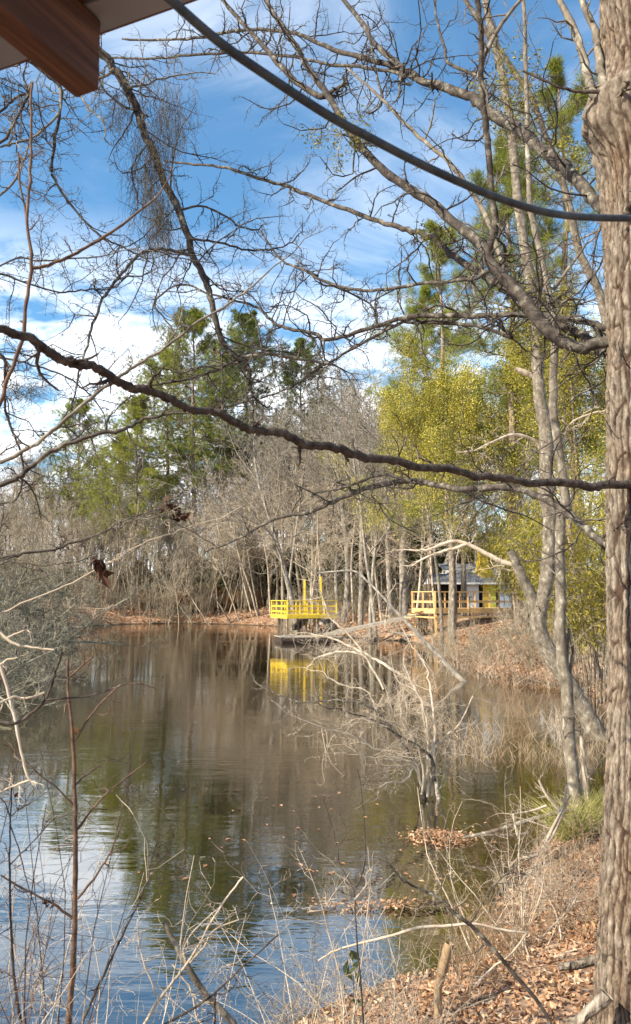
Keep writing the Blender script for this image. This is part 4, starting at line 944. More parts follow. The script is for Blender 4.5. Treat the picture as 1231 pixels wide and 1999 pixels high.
T1 = [(500, -60)]+z1([(1030, 0), (1100, 110), (1160, 200)])+z2([(-10, 240), (60, 340), (130, 450), (190, 545), (280, 640), (380, 715), (470, 770), (560, 850), (660, 930)])+z4([(700, 35), (760, 95), (830, 172), (890, 252), (960, 318), (1040, 350), (1120, 330), (1250, 318)])
limb(big, 'limb', T1, (6.0, 5.2, 4.6, TD), (8, 12, 16, 20, 27, 22), M_limb, (26, (.35, 1.0)), 2, .003, label='grey limb rising from the trunk towards the top middle')
limb(big, 'limb', [(925, -60)]+z2([(650, 0), (662, 150), (660, 300), (672, 420), (690, 560), (700, 720), (716, 860), (690, 950)])+z4([(700, 20)]), (4.2, 4.75), (11, 13, 15), M_limb, (9, (.3, .8)), 3, .003, label='upright sprout rising from the grey limb')
limb(big, 'limb', z2([(480, -20), (500, 110), (525, 190), (530, 235), (600, 270), (664, 292)]), (4.9, 4.45), (4, 8), M_limb, (7, (.15, .45), 1), 4)
limb(big, 'limb', z2([(820, -10), (740, 90), (700, 160), (672, 215)]), (4.6, 4.4), (7, 10), M_tan, (6, (.2, .5), 1), 5)
T3 = z1([(470, 150), (620, 155), (780, 145), (860, 130), (980, 115), (1100, 120)])+z2([(-10, 140), (130, 200), (330, 250), (440, 310), (560, 345), (640, 380), (700, 430), (800, 490), (880, 560), (960, 620), (1040, 700), (1110, 785), (1230, 850)])
limb(big, 'limb', T3, (8.5, 7.0, 5.6, TD), (4, 6, 8, 13, 22, 26, 26), M_limb, (46, (.35, 1.25)), 6, .005, label='heavy lichened limb crossing the upper right')
limb(big, 'limb', z2([(120, -20), (210, 90), (250, 160), (350, 252)]), (7.2, 6.1), (8, 13), M_limb, (12, (.3, .9)), 7)
limb(big, 'limb', z1([(420, 226), (600, 226), (760, 212), (900, 205), (1060, 210)])+z2([(80, 243), (200, 255), (330, 275), (452, 318)]), (8.5, 6.0), (4, 6, 8), M_limb, (30, (.3, 1.0)), 8, .004)
limb(big, 'limb', z1([(845, -20), (940, 90), (1040, 200), (1130, 300), (1231, 370)])+z2([(75, 362)]), (6.6, 5.5), (8, 13), M_limb, (18, (.3, .9)), 9, .003)
T2 = z1([(640, 625), (780, 640), (880, 650), (1000, 690), (1100, 720)])+z2([(0, 742), (150, 800), (300, 850), (400, 880), (480, 910)])+z4([(560, 0), (650, 60), (730, 110), (790, 150), (870, 210), (960, 260), (1060, 310), (1140, 375), (1240, 400)])
limb(big, 'limb', T2, (7.5, 6.5, 5.4, TD+.1), (4, 7, 9, 14, 16, 20), M_limb, (40, (.35, 1.15)), 10, .005, label='lichened limb slanting up from the trunk to the hanging moss')
limb(big, 'limb', z2([(150, 258), (280, 372), (400, 500), (520, 600), (620, 722), (700, 870), (735, 985)]), (6.4, 5.0), (4, 9, 12), M_tan, (14, (.3, .8)), 11, .003)
limb(big, 'limb', z2([(228, 80), (242, 170), (262, 280), (285, 372)]), (6.4, 6.3), (4, 6), M_limb, (6, (.2, .6), 1), 12)
T4 = z3([(820, 150), (900, 170), (1000, 200), (1060, 260), (1120, 280), (1231, 305)])+z4([(60, 318), (130, 308), (260, 265), (370, 235), (500, 225), (650, 228), (800, 222), (880, 238), (960, 235), (1080, 255), (1160, 280), (1260, 300)])
limb(big, 'limb', T4, (6.8, 5.8, 5.0, TD), (4, 7, 9, 11, 12, 14), M_limb, (42, (.3, 1.0)), 13, .004, label='thin lichened limb below the grey limb, pointing left')
limb(big, 'limb', z3([(760, 620), (800, 595), (950, 565), (1100, 520), (1231, 440)])+z4([(0, 450), (90, 400), (200, 335), (370, 247)]), (6.6, 5.5), (3, 4, 7), M_limb, (22, (.3, .9)), 14, .004)
limb(big, 'limb', z4([(760, 305), (640, 265), (500, 255), (370, 252)])[::-1]+z4([(780, 312)]), (5.6, 5.2), (6, 8), M_limb, (14, (.3, .8)), 15)
T5 = z1([(1010, 895)])+z3([(1075, 0), (1140, 40), (1231, 75)])+z4([(0, 62), (100, 110), (180, 128), (270, 130), (450, 105), (620, 85), (712, 48)])
limb(big, 'limb', T5, (6.4, 4.7), (4, 6, 9), M_limb, (30, (.3, .95)), 16, .004)
limb(big, 'limb', z4([(268, 255), (255, 210), (220, 170), (100, 112)]), (5.7, 5.6), (3, 5), M_limb, (6, (.2, .5), 1), 17)
T6 = [(400, 1075), (470, 1050), (530, 1015)]+z4([(0, 975), (100, 935), (220, 885), (380, 857), (480, 872), (600, 885), (760, 885), (860, 905), (960, 960)])+z6([(1000, 110), (1080, 180), (1140, 222), (1250, 250)])
limb(big, 'limb', T6, (8.8, 7.0, 5.6, TD), (4, 7, 11, 13, 14, 16), M_limb, (34, (.4, 1.2)), 18, .005, label='low limb with lichen pointing left just below the long wavy limb')
limb(big, 'limb', z4([(30, 902), (160, 875), (280, 832)])+z4([(385, 857)]), (6.6, 6.0), (4, 7), M_limb, (12, (.3, .8)), 19)
for k, pts in enumerate((z2([(945, -20), (1020, 115), (1050, 220), (1082, 345), (1130, 380)]), z2([(1035, -20), (1090, 110), (1108, 200), (1120, 300), (1150, 350)]))):
    limb(big, 'limb', pts, (4.6, 4.15), (12, 20), M_tan, (5, (.2, .6), 1), 20+k, .003, label='pale upright stem growing from the burl' if k == 0 else None)
limb(big, 'limb', z2([(820, 270), (930, 318), (1000, 345), (1080, 350), (1160, 345)]), (4.2, 4.1), (4, 9), M_dark, (5, (.1, .3), 1), 24)

# ---- two pale trunks between the pond and the big trunk, and one behind it
bA = on(1176, 1452); tA = empty('leaning_tree', bA, 'thick pale trunk leaning left with a broken side stub, forked above the bank', 'tree')
dA = bA.y
limb(tA, 'trunk', [(1186, 1475)]+z6([(1110, 955), (1050, 850), (1000, 762), (930, 650), (885, 560), (882, 480), (908, 370), (920, 250), (922, 100)])+z4([(905, 905), (910, 700), (880, 500), (870, 300), (850, 100), (832, 0)])+[(1010, 385), (1003, 307), (995, 230), (975, 120), (950, 20), (930, -80)],
     (dA, dA, dA+.3, dA+.4), (37, 33, 27, 29, 23, 21, 19, 16, 12), M_tan, (34, (.6, 2.0)), 30, .006, 12)
limb(tA, 'stub', z6([(885, 510), (870, 470), (850, 410), (810, 330), (790, 280), (772, 243)]), (dA+.1, dA-.1), (25, 22, 15), M_tan, None, 31, .006, 10, 'broken dead stub slanting up to the left')
limb(tA, 'dead_branch', z6([(822, 340), (800, 305), (740, 285), (680, 255), (600, 215), (540, 210), (460, 240), (400, 242)]), (dA, dA+.2), (10, 8, 3.5), M_pale, (14, (.3, .9)), 32, .004, label='bleached dead branch arching left')
limb(tA, 'dead_branch', z6([(605, 218), (560, 235), (520, 245), (450, 270), (400, 300)]), (dA+.1, dA+.2), (7, 3), M_pale, (8, (.2, .6)), 33, .004)
limb(tA, 'limb', z4([(855, 455), (820, 440), (790, 430)]), (dA+.3, dA+.3), (14, 10), M_pale, None, 34)
limb(tA, 'limb', z4([(900, 760), (860, 700), (780, 680), (700, 710), (640, 740)]), (dA+.3, dA-.2), (8, 3), M_pale, (12, (.3, .9)), 35)
limb(tA, 'limb', z4([(620, 90), (640, 150), (690, 170)])[::-1]+z4([(560, 180)]), (dA+.3, dA+.2), (5, 3), M_tan, (8, (.3, .8)), 36)
bB = on(1132, 1608); tB = empty('slender_tree', bB, 'slender pale trunk standing nearest the grass tuft, crossing the thick leaning trunk', 'tree'); dB = bB.y
limb(tB, 'trunk', [(1140, 1640), (1130, 1600), (1119, 1520), (1110, 1440), (1107, 1345), (1094, 1262)]+z6([(965, 400), (960, 250), (970, 60)])+z4([(990, 970), (960, 760), (935, 560), (940, 370), (935, 230), (915, 130), (890, 0)])+z2([(850, 800), (840, 600), (835, 400), (830, 200), (822, 0)])+[(1015, -90)],
     (dB, dB+.2, dB+.6), (27, 23, 20.5, 19, 17, 14, 11, 9, 7), M_tan, (32, (.5, 1.6)), 40, .004, 12)
limb(tB, 'limb', z6([(985, 750), (1010, 640), (995, 540)])[::-1]+z6([(990, 560)]), (dB+.1, dB+.2), (6, 8), M_tan, None, 41)
limb(tB, 'limb', z4([(960, 740), (1000, 640), (1080, 600), (1130, 590)]), (dB+.3, dB-.1), (6, 3), M_pale, (8, (.2, .7)), 42)
limb(tB, 'limb', z4([(935, 130), (985, 60), (1030, 0)])+z2([(1060, 930)]), (dB+.4, dB+.1), (9, 4), M_tan, (8, (.3, .8)), 43)
bC = G(P(1222, 1165, 12).x, 12.0); tC = empty('slender_tree', bC, 'pale trunk leaning left from behind the big furrowed trunk, high in the picture', 'tree')
pc = [(1236, 1500), (1225, 1100), (1205, 760), (1180, 612)]+z4([(1100, 110), (1040, 0)])+[(1112, 410), (1087, 320), (1061, 256), (1036, 190), (1008, 147), (969, 92), (908, 0), (870, -60)]
limb(tC, 'trunk', pc, (12, 12, 11.5), (34, 32, 26, 17, 12, 9), M_tan, (30, (.5, 1.6)), 50, .005, 10)
bE = far(1160, 23); tE = empty('bare_tree', bE, 'dark leaning trunk at the foot of the golden bamboo', 'tree')
limb(tE, 'trunk', z6([(1105, 740), (1085, 660), (1068, 590), (1040, 480), (1020, 380), (1005, 240), (990, 80)]), (bE.y, bE.y+.5), (22, 20, 14, 8), M_pinebark, (14, (.8, 2)), 55, .008, 10)
bF = on(1148, 1570); tF = empty('dead_snag', bF, 'short broken dead stem right behind the slender pale trunk foot', 'dead tree')
limb(tF, 'trunk', [(1150, 1580), (1143, 1530), (1137, 1480), (1134, 1440)], (bF.y, bF.y+.1), (13, 12, 8), M_trunk2, (3, (.1, .3), 1), 56, .004, 8)

# ---- left tree: stands just outside the view on the near bank, its limbs droop into it
bL = G(-5.4, 3.4); tL = empty('near_tree', bL, 'bare tree beyond the left edge whose mossy limb droops below the roof beam', 'tree')
pts = crom([(-5.4, 3.4, bL.z-.3), (-5.35, 3.45, 2.5), (-5.15, 3.7, 5), (-4.7, 4.2, 8), (-4.2, 4.8, 10.2)], 6)
link('trunk', tubes('trunk', [(pts, [.19-.005*i for i in range(len(pts))])], 12, M_trunk2, bL), tL)
LL_ = [(-560, -330), (-200, -260), (40, -90)]+z1([(180, 60), (300, 130), (400, 210), (440, 265), (490, 340), (530, 430), (560, 520), (600, 600), (630, 690), (690, 810), (730, 920)])+z3([(742, -10), (790, 80), (820, 180), (845, 290), (870, 350), (920, 395)])
limb(tL, 'limb', LL_, (4.9, 5.6, 6.0, 6.2, 6.3), (34, 28, 21, 19, 17, 15, 11), M_limb, (34, (.3, 1.0)), 60, .005, 10, 'thick mossy limb drooping from under the roof beam')
for k, (pp, d, w, tw) in enumerate((
    (z3([(920, 395), (1000, 385), (1050, 378), (1100, 390), (1231, 412), (1300, 425)]), (6.3, 6.6), (9, 4), (14, (.25, .7))),
    (z3([(920, 398), (850, 435), (780, 460), (640, 492), (540, 502)]), (6.3, 6.0), (7, 3), (12, (.25, .7))),
    (z3([(920, 400), (950, 460), (975, 520), (980, 640)]), (6.3, 6.4), (5, 3), (7, (.2, .5))),
    (z3([(820, 150), (700, 110), (600, 180), (640, 250)]), (6.25, 6.6), (5, 3), (10, (.2, .6))),
    (z1([(690, 815), (780, 800), (860, 830), (930, 880), (1000, 890)]), (6.2, 6.5), (5, 3), (10, (.2, .6))),
    (z1([(740, 930), (850, 940), (960, 970), (1080, 960), (1140, 930)]), (6.2, 6.6), (5, 3), (12, (.2, .6))),
    (z1([(440, 265), (400, 300), (300, 330), (330, 400), (380, 450), (410, 500)]), (6.0, 5.8), (6, 3), (10, (.2, .6))),
    (z1([(735, 985), (640, 965), (580, 970), (530, 993)])+z3([(470, 70), (410, 150), (360, 260), (330, 370), (300, 470), (280, 570), (240, 640)]), (6.2, 5.0, 4.6), (7, 6, 3), (18, (.2, .7))),
    (z1([(530, 430), (460, 400), (390, 330), (380, 230)]), (6.1, 6.0), (5, 3), (8, (.2, .6))),
    (z1([(490, 340), (560, 330), (640, 300), (720, 290)]), (6.0, 6.4), (5, 3), (9, (.2, .6))))):
    limb(tL, 'limb', pp, d, w, M_limb if k % 3 else M_tan, tw, 61+k, .004, 6)
for k, (pp, d, w, tw, m) in enumerate((
    ([(-250, -60), (-60, 60)]+z1([(100, 228), (180, 290), (235, 340), (228, 450), (205, 590), (205, 680), (250, 760), (330, 860), (400, 920), (480, 960), (540, 990)]), (4.6, 5.0, 5.2), (9, 8, 3), (22, (.2, .6)), M_limb),
    ([(-300, 300), (-120, 290)]+z1([(0, 430), (60, 380), (105, 365)]), (4.4, 5), (9, 5), (10, (.2, .5)), M_limb),
    (z1([(235, 340), (225, 440), (130, 530), (60, 555), (0, 570)])[::-1], (4.8, 5.0), (4, 6), (12, (.2, .5)), M_tan),
    (z1([(120, 320), (100, 390), (50, 480), (0, 550)])+[(-120, 330)], (5.0, 4.6), (6, 7), (12, (.2, .5)), M_limb),
    (z1([(110, 560), (80, 650), (0, 760)])+[(-120, 450)], (4.9, 4.4), (4, 6), (12, (.2, .5)), M_tan),
    ([(-250, 640), (-80, 655)]+z3([(0, 380), (20, 450), (15, 560), (40, 660), (80, 760), (85, 860), (70, 940), (20, 958)]), (4.0, 4.4), (8, 6, 3), (10, (.2, .5)), M_dark),
    ([(-420, 1000), (-150, 975)]+z3([(0, 885), (80, 850), (160, 780), (260, 730), (380, 690), (480, 670), (560, 635), (650, 612), (740, 605), (800, 600)]), (3.6, 3.1, 3.0), (13, 11, 9, 4), (10, (.12, .35)), M_limb),
    ([(-420, 960), (-150, 915)]+z3([(0, 795), (100, 750), (200, 680), (300, 590), (430, 490), (520, 430), (620, 370), (760, 260), (860, 200), (960, 130), (1060, 40)]), (3.8, 3.5, 3.6), (9, 8, 7, 3), (12, (.12, .4)), M_tan),
    ([(-420, 1140), (-150, 1095)]+z5([(0, 275), (90, 260), (240, 235), (380, 185), (480, 130), (560, 100), (640, 85)]), (3.4, 3.0, 3.2), (11, 8, 5, 2.5), (8, (.1, .3)), M_limb),
    (z5([(440, 170), (520, 128), (620, 115), (700, 150), (850, 240), (960, 320)]), (3.1, 3.3), (3, 2), (8, (.1, .3)), M_tan),
    ([(-200, 1250)]+z5([(90, 265), (150, 300), (240, 300), (330, 290)])[0:0]+[(-200, 1180)]+z5([(0, 300), (80, 300), (200, 305), (330, 280)]), (3.4, 3.1), (4, 2), (6, (.1, .3)), M_dark),
    ([(-300, 1290), (-100, 1240)]+z5([(80, 455), (230, 395), (350, 335), (480, 260), (600, 200), (720, 160), (860, 120)]), (3.7, 3.9), (5, 4, 2), (10, (.12, .4)), M_pale),
    ([(-300, 560), (-80, 540)]+z3([(0, 70), (120, 110), (230, 140), (330, 130), (420, 130)]), (4.6, 5.0), (6, 3), (16, (.2, .6)), M_limb),
    ([(-300, 760), (-80, 710)]+z3([(0, 395), (120, 420), (240, 460), (330, 520), (370, 560)]), (4.5, 5.0), (6, 3), (16, (.2, .6)), M_limb),
    ([(-280, 640), (-80, 560)]+z3([(60, 10), (140, 20), (280, 10), (380, 5)]), (4.5, 5.1), (5, 3), (12, (.2, .6)), M_tan))):
    limb(tL, 'limb', pp, d, w, m, tw, 80+k, .003, 6)

def dead_leaves(root, px, py, D, n, sz, seed, spread=(.03, .05)):
    rg = np.random.default_rng(seed); c = np.array(tuple(P(px, py, D)))
    C = c+rg.normal(0, 1, (n, 3))*np.array([spread[0], spread[0], spread[1]]); A = rg.normal(0, .5, (n, 3))-np.array([0, 0, .7]); A /= np.linalg.norm(A, axis=1, keepdims=True)
    B = np.cross(A, rg.normal(0, 1, (n, 3))); B /= np.linalg.norm(B, axis=1, keepdims=True); s = rg.uniform(.7, 1.2, (n, 1))*sz
    return link('dead_leaves', quads('dead_leaves', C, A*s, B*s*.55, rg.uniform(0, 1, n), M_deadleaf, .35, root.location), root)
for a in ((315, 992, 3.15, 3, .022), (332, 988, 3.2, 4, .026), (345, 1005, 3.2, 6, .028), (358, 1008, 3.2, 4, .026)): dead_leaves(tL, *a[:3], a[3], a[4], int(a[0]), (.010, .014))
for k, a in enumerate(((190, 1092, 3.75, 5, .035), (194, 1110, 3.75, 8, .045), (204, 1126, 3.75, 5, .035))): dead_leaves(tL, *a[:3], a[3], a[4], 40+k, (.014, .02))
dead_leaves(tL, 423, 684, 6.2, 5, .035, 51, (.02, .03))

# ---- Spanish moss hanging from the mossy limb, mistletoe in the limbs
def moss(px, py, D, wpx, lpx, n, seed, label):
    rg = random.Random(seed); o = []; top = P(px, py, D)
    e = V(top)
    for i in range(int(n*1.1)):
        q = P(px+rg.gauss(0, wpx*.33), py+rg.uniform(-lpx*.05, lpx*.30), D+rg.gauss(0, .10)); L_ = lpx/F*D*rg.uniform(.25, .85)*(1-abs(q.x-top.x)/(wpx/F*D)*.5)
        k = 9; pts = []; p = q.copy(); ph = rg.uniform(0, 6); s = rg.gauss(0, .05)
        for j in range(k):
            pts.append(p.copy()); p = p+V((s*L_/k+rg.gauss(0, .017), rg.gauss(0, .017), -L_/k))
        o.append((pts, [.0016*rg.uniform(.6, 1.2)*(1.0-.5*j/k) for j in range(k)]))
        for _ in range(2):
            j = rg.randrange(2, k-1); b = pts[j]; o.append(([b, b+V((rg.gauss(0, .03), rg.gauss(0, .03), -.03)), b+V((rg.gauss(0, .04), rg.gauss(0, .04), -.08))], [.0013, .001, .0008]))
    g1 = [x for x in o]
    ob = link('spanish_moss', tubes('spanish_moss', g1, 3, M_moss, e), loc=e)
    return tag(ob, label, 'moss', 'Spanish moss on the drooping limb')
moss(330, 160, 6.15, 75, 250, 150, 1, 'wide wispy curtain of Spanish moss right of the drooping limb')
moss(290, 255, 6.15, 70, 300, 170, 2, 'dark dense Spanish moss curtain across the middle of the drooping limb')
moss(318, 370, 6.15, 40, 250, 120, 3, 'long narrow tail of Spanish moss below the dense curtain')
moss(238, 180, 6.05, 40, 130, 50, 4, 'thin pale Spanish moss left of the drooping limb top')
moss(60, 735, 4.6, 70, 60, 40, 5, 'sparse wisp of moss over the left edge twigs')
def mistletoe(px, py, D, r, n, seed, label):
    rg = random.Random(seed); c = P(px, py, D); o = []; tips = []
    cfg = dict(n=[3, 4, 5], w=[.15, .15, .1], up=[0, 0, 0], k=[0, 3, 4], t0=[0, .3, .3], ang=[0, 40, 40], ratio=[0, .6, .65], rmin=.0015, rr=.6)
    for i in range(n):
        d = V((rg.gauss(0, 1), rg.gauss(0, 1), rg.gauss(0, .9))).normalized(); grow(o, tips, V((0, 0, 0)), d, r*rg.uniform(.5, .9), .004, 2, rg, cfg)
    e = empty('mistletoe', c, label, 'mistletoe', 'mistletoe clumps in the limbs')
    link('stems', tubes('stems', [(p, q) for l, p, q in o], 3, M_tan), e); link('leaves', scatter_leaves('leaves', tips, 4, .0042*D, .0026*D, .0011*D, M_mistle, seed), e)
mistletoe(668, 262, 5.05, .22, 12, 1, 'mistletoe clump hanging from the grey limb against blue sky')
mistletoe(985, 165, 11.5, .62, 26, 2, 'large golden mistletoe high among the pale stems near the top')
mistletoe(1005, 238, dA+.3, .50, 16, 3, 'loose mistletoe just below the large golden one')
mistletoe(1048, 600, dA+.2, .75, 34, 4, 'dense bright mistletoe wrapped on the forked trunk')
mistletoe(1038, 655, dA+.2, .55, 20, 5, 'bright mistletoe lower on the forked trunk')
mistletoe(1100, 318, 11.5, .46, 16, 6, 'golden mistletoe beside the big furrowed trunk')
mistletoe(850, 458, 5.5, .12, 7, 7, 'tiny mistletoe tuft on the slanting limb')
# ------------------------------------------------------------------ foreground saplings and brush on the near bank
def sapling(name, label, stems, D, m, cat='sapling', tw=None, seed=0, group=None, grounded=True):
    """stems: list of (photo points, width pair); the first starts at the ground"""
    px0 = stems[0][0][0]; b = P(px0[0], px0[1], D)
    g = V((b.x-.02, b.y-.05, H(b.x, b.y)-.05)) if grounded else b
    root = empty(name, g, label, cat, group); rg = random.Random(seed+900)
    for k, st in enumerate(stems):
        pp, w = st[0], st[1]; dd = st[2] if len(st) > 2 else (D, D)
        mm = st[3] if len(st) > 3 else m
        pts, rad = trace(pp, dd, w, 4, .0012, rg)
        if k == 0 and grounded and b.z > g.z+.02: pts = [g, g.lerp(pts[0], .5)+V((.01, 0, 0))]+pts; rad = [rad[0]*1.1, rad[0]*1.05]+rad
        o = [(pts, rad)]
        if tw:
            s = []; sprouts(s, pts, rad, tw[0], tw[1], rg, 1, .3, 1, TWL, False, .003); o += [(p, r) for l, p, r in s]
        link('stem' if k == 0 else 'branch', tubes('stem', o, 6, mm, g), root)
    return root
s1 = sapling('sapling', 'straight reddish brown sapling with forking branches in the lower left', [
    (z7([(265, 1085), (285, 830), (290, 600), (293, 400), (290, 200), (283, 0)])+z5([(265, 800), (262, 670)]), (13, 5)),
    (z7([(293, 345), (380, 230), (470, 150), (590, 58)]), (5, 2), (3.3, 3.5)), (z7([(290, 250), (220, 175), (150, 120), (40, 20), (-20, -10)]), (4, 2), (3.3, 3.2)),
    (z7([(300, 605), (380, 500), (430, 420), (483, 292)]), (5, 2), (3.3, 3.2)), (z7([(285, 682), (200, 622), (100, 570), (0, 512)]), (5, 3), (3.3, 3.2)),
    (z5([(265, 745), (310, 700), (360, 658)]), (4, 3), (3.3, 3.25)), (z5([(290, 985), (330, 920), (380, 850), (470, 770), (560, 768), (605, 785)]), (4, 2), (3.3, 3.5)),
    (z7([(293, 160), (350, 115), (392, 85)]), (4, 2), (3.3, 3.4))], 3.3, M_red, tw=(3, (.05, .16)), seed=1)
dead_leaves(s1, 92, 1765, 3.2, 4, .018, 61, (.006, .01)); o_ = dead_leaves(s1, 150, 1424, 3.3, 5, .014, 62, (.006, .008)); o_.data.materials.clear(); o_.data.materials.append(M_rustleaf)
s2 = sapling('sapling', 'dark thin sapling near the left edge with crossing twigs', [(z7([(78, 1085), (60, 950), (45, 800), (38, 500), (40, 300), (45, 165)]), (6, 2.5)), (z7([(40, 285), (70, 260), (110, 240)]), (3, 2)), (z7([(40, 300), (20, 235), (-20, 200)]), (3, 2)),
    (z7([(42, 470), (120, 390), (215, 285)]), (3, 2)), (z7([(38, 320), (80, 440), (110, 560), (150, 680)]), (2.5, 1.5))], 3.0, M_dark, tw=(4, (.05, .2)), seed=2)
dead_leaves(s2, 31, 1556, 3.0, 3, .012, 63, (.004, .006))
sapling('sapling', 'dark thin shoot leaning right over the blue water in the lower left', [(z7([(315, 1088), (350, 1010), (400, 900), (490, 710), (545, 600), (580, 470), (618, 355)]), (6, 2.5)), (z7([(575, 500), (610, 460), (648, 425)]), (3, 1.5))], 3.1, M_dark, tw=(4, (.05, .2)), seed=3)
sapling('sapling', 'dark arching stem reaching in from the left above the pond with a long side twig', [(z5([(-200, 1010), (-60, 960), (0, 915), (60, 918), (130, 870), (175, 825), (205, 745), (220, 700), (240, 642)]), (7, 8, 6, 4)), (z5([(178, 825), (320, 815), (400, 795), (472, 767)]), (4, 3)), (z5([(212, 735), (260, 742), (335, 738)]), (3, 2)),
    (z5([(170, 800), (100, 820), (50, 815), (0, 838)]), (5, 4), (2.7, 2.6), M_pale)], 2.7, M_dark, tw=(2, (.03, .1)), seed=4)
sapling('sapling', 'pale broken stub of branch at the left edge below the lichened bush', [(z5([(-140, 480), (-40, 540), (0, 570), (60, 610), (120, 622), (210, 632)]), (6, 6, 3.5)), (z5([(30, 585), (80, 562), (120, 550)]), (4, 3)), (z5([(0, 690), (30, 670), (72, 662)]), (4, 3))], 2.6, M_pale, tw=(2, (.03, .08)), seed=5)
sapling('sapling', 'pale peeling stem hanging at the left edge over the water', [((z7([(130, 165), (100, 110), (75, 0)])+z5([(40, 830), (15, 740), (-20, 640), (-90, 560), (-160, 620)]))[::-1], (7, 7, 5.5, 5)), (z7([(115, 145), (60, 165), (0, 190)]), (5, 3))], 2.9, M_pale, tw=(4, (.03, .1)), seed=6)
sapling('sapling', 'dark forked shoot over the bottom middle of the pond with curled leaves', [(z7([(640, 1088), (740, 1035), (830, 970), (900, 905), (960, 850), (1080, 742)]), (5, 2.5)), (z7([(830, 968), (835, 1040), (830, 1088)])[::-1], (4, 4))], 3.2, M_dark, tw=(5, (.05, .2)), seed=7)
sapling('sapling', 'pale forking shoot left of the thick dead stick', [(z7([(560, 1088), (620, 990), (690, 900), (720, 860), (760, 800), (820, 690), (880, 600), (940, 520)]), (6, 3)), (z7([(735, 850), (790, 790), (830, 725), (945, 680)]), (4, 2)), (z7([(720, 865), (715, 780), (790, 690), (850, 640)]), (3, 2)), (z7([(610, 985), (560, 860), (535, 760), (532, 680)]), (4, 2)), (z7([(700, 905), (740, 960), (765, 1088)]), (3, 3))], 3.3, M_pale, tw=(4, (.05, .2)), seed=8)
sapling('dead_stick', 'thick pale dead stick with a broken end leaning over the bottom of the pond', [(z7([(905, 1088), (860, 1040), (800, 985), (740, 890), (690, 800), (652, 730), (636, 697)]), (13, 12, 9))], 3.5, M_tan, 'stick', seed=9)
sapling('sapling', 'reddish cane curving up the left edge to the top corner', [([(-420, 2100), (-350, 1700), (-200, 1100), (-60, 880)]+z3([(0, 572), (20, 500), (60, 400), (90, 300), (100, 180), (120, 60)])+z1([(120, 985), (105, 860), (115, 700), (120, 560), (118, 400), (125, 320)]), (10, 9, 8, 8, 5), (2.3, 2.5)),
    ((z3([(122, 48), (160, 42), (200, 30), (270, 0)])+z1([(330, 960), (400, 920), (500, 850), (600, 770), (655, 690)])), (7, 6, 3), (2.5, 2.6), M_red), (z1([(105, 865), (95, 800), (75, 700), (70, 590)]), (5, 4), (2.5, 2.5))], 2.3, M_red, tw=(4, (.03, .12)), seed=10)
sapling('sapling', 'slender dark shoot standing against the dark reflections in the middle foreground', [(z8([(215, 1068), (185, 700), (175, 560), (125, 470), (110, 380), (85, 290), (60, 215)]), (4, 1.5)), (z8([(178, 570), (215, 480), (220, 380), (205, 180), (190, 100)]), (2.5, 1.2)), (z8([(180, 600), (240, 520)]), (4, 2), (3.8, 3.8), M_pale), (z8([(185, 690), (90, 640), (0, 645)]), (3, 2), (3.8, 3.7), M_pale)], 3.8, M_dark, tw=(4, (.05, .2)), seed=11)
sapling('sapling', 'dark slanting stem leaning left across the leafy bank beside the stake', [(z8([(925, 1065), (870, 975), (790, 885), (720, 800), (640, 710), (560, 650), (500, 590), (400, 545), (340, 500), (315, 470)]), (8, 8, 7, 3)), (z8([(505, 595), (510, 480), (470, 420)]), (3, 2)), (z8([(620, 690), (700, 560), (780, 480), (870, 430)]), (3, 2))], 4.0, M_limb, tw=(7, (.08, .35)), seed=12)
sapling('fallen_branch', 'pale fallen branch arched over the water edge above the stake', [(z8([(40, 830), (110, 790), (200, 765), (320, 735), (430, 703), (540, 697), (640, 690), (740, 712), (835, 722)]), (3, 5, 5.5, 4)), (z8([(835, 722), (780, 800), (700, 860), (640, 920)]), (4, 3))], 4.5, M_pale, 'branch', tw=(3, (.05, .2)), seed=13, grounded=False)
sapling('wooden_stake', 'weathered wooden stake standing at the edge of the leafy bank', [(z8([(494, 945), (510, 880), (528, 810), (541, 764)]), (15, 18, 17))], 5.15, M_brush, 'stake', seed=14)
sapling('fallen_log', 'dark short log lying on the leaves by the big trunk', [(z8([(955, 855), (1010, 848), (1080, 832), (1130, 820)]), (13, 16, 17))], 4.75, M_trunk2, 'log', seed=15, grounded=False)
sapling('tree_root', 'dark exposed root crossing the leaves at the bottom right corner', [(z8([(1000, 1090), (1060, 1035), (1100, 1000), (1140, 960)]), (18, 20, 26))], 4.05, M_trunk2, 'root', seed=16, grounded=False)
sapling('fallen_log', 'long thin log reaching from the bank into the water below the slender trunk', [(z8([(590, 362), (700, 338), (800, 308), (900, 280), (1010, 255)]), (5, 8, 9)), (z8([(640, 352), (700, 350), (760, 352), (840, 345)]), (6, 5))], 9.2, M_tan, 'log', tw=(5, (.1, .4)), seed=17, grounded=False)

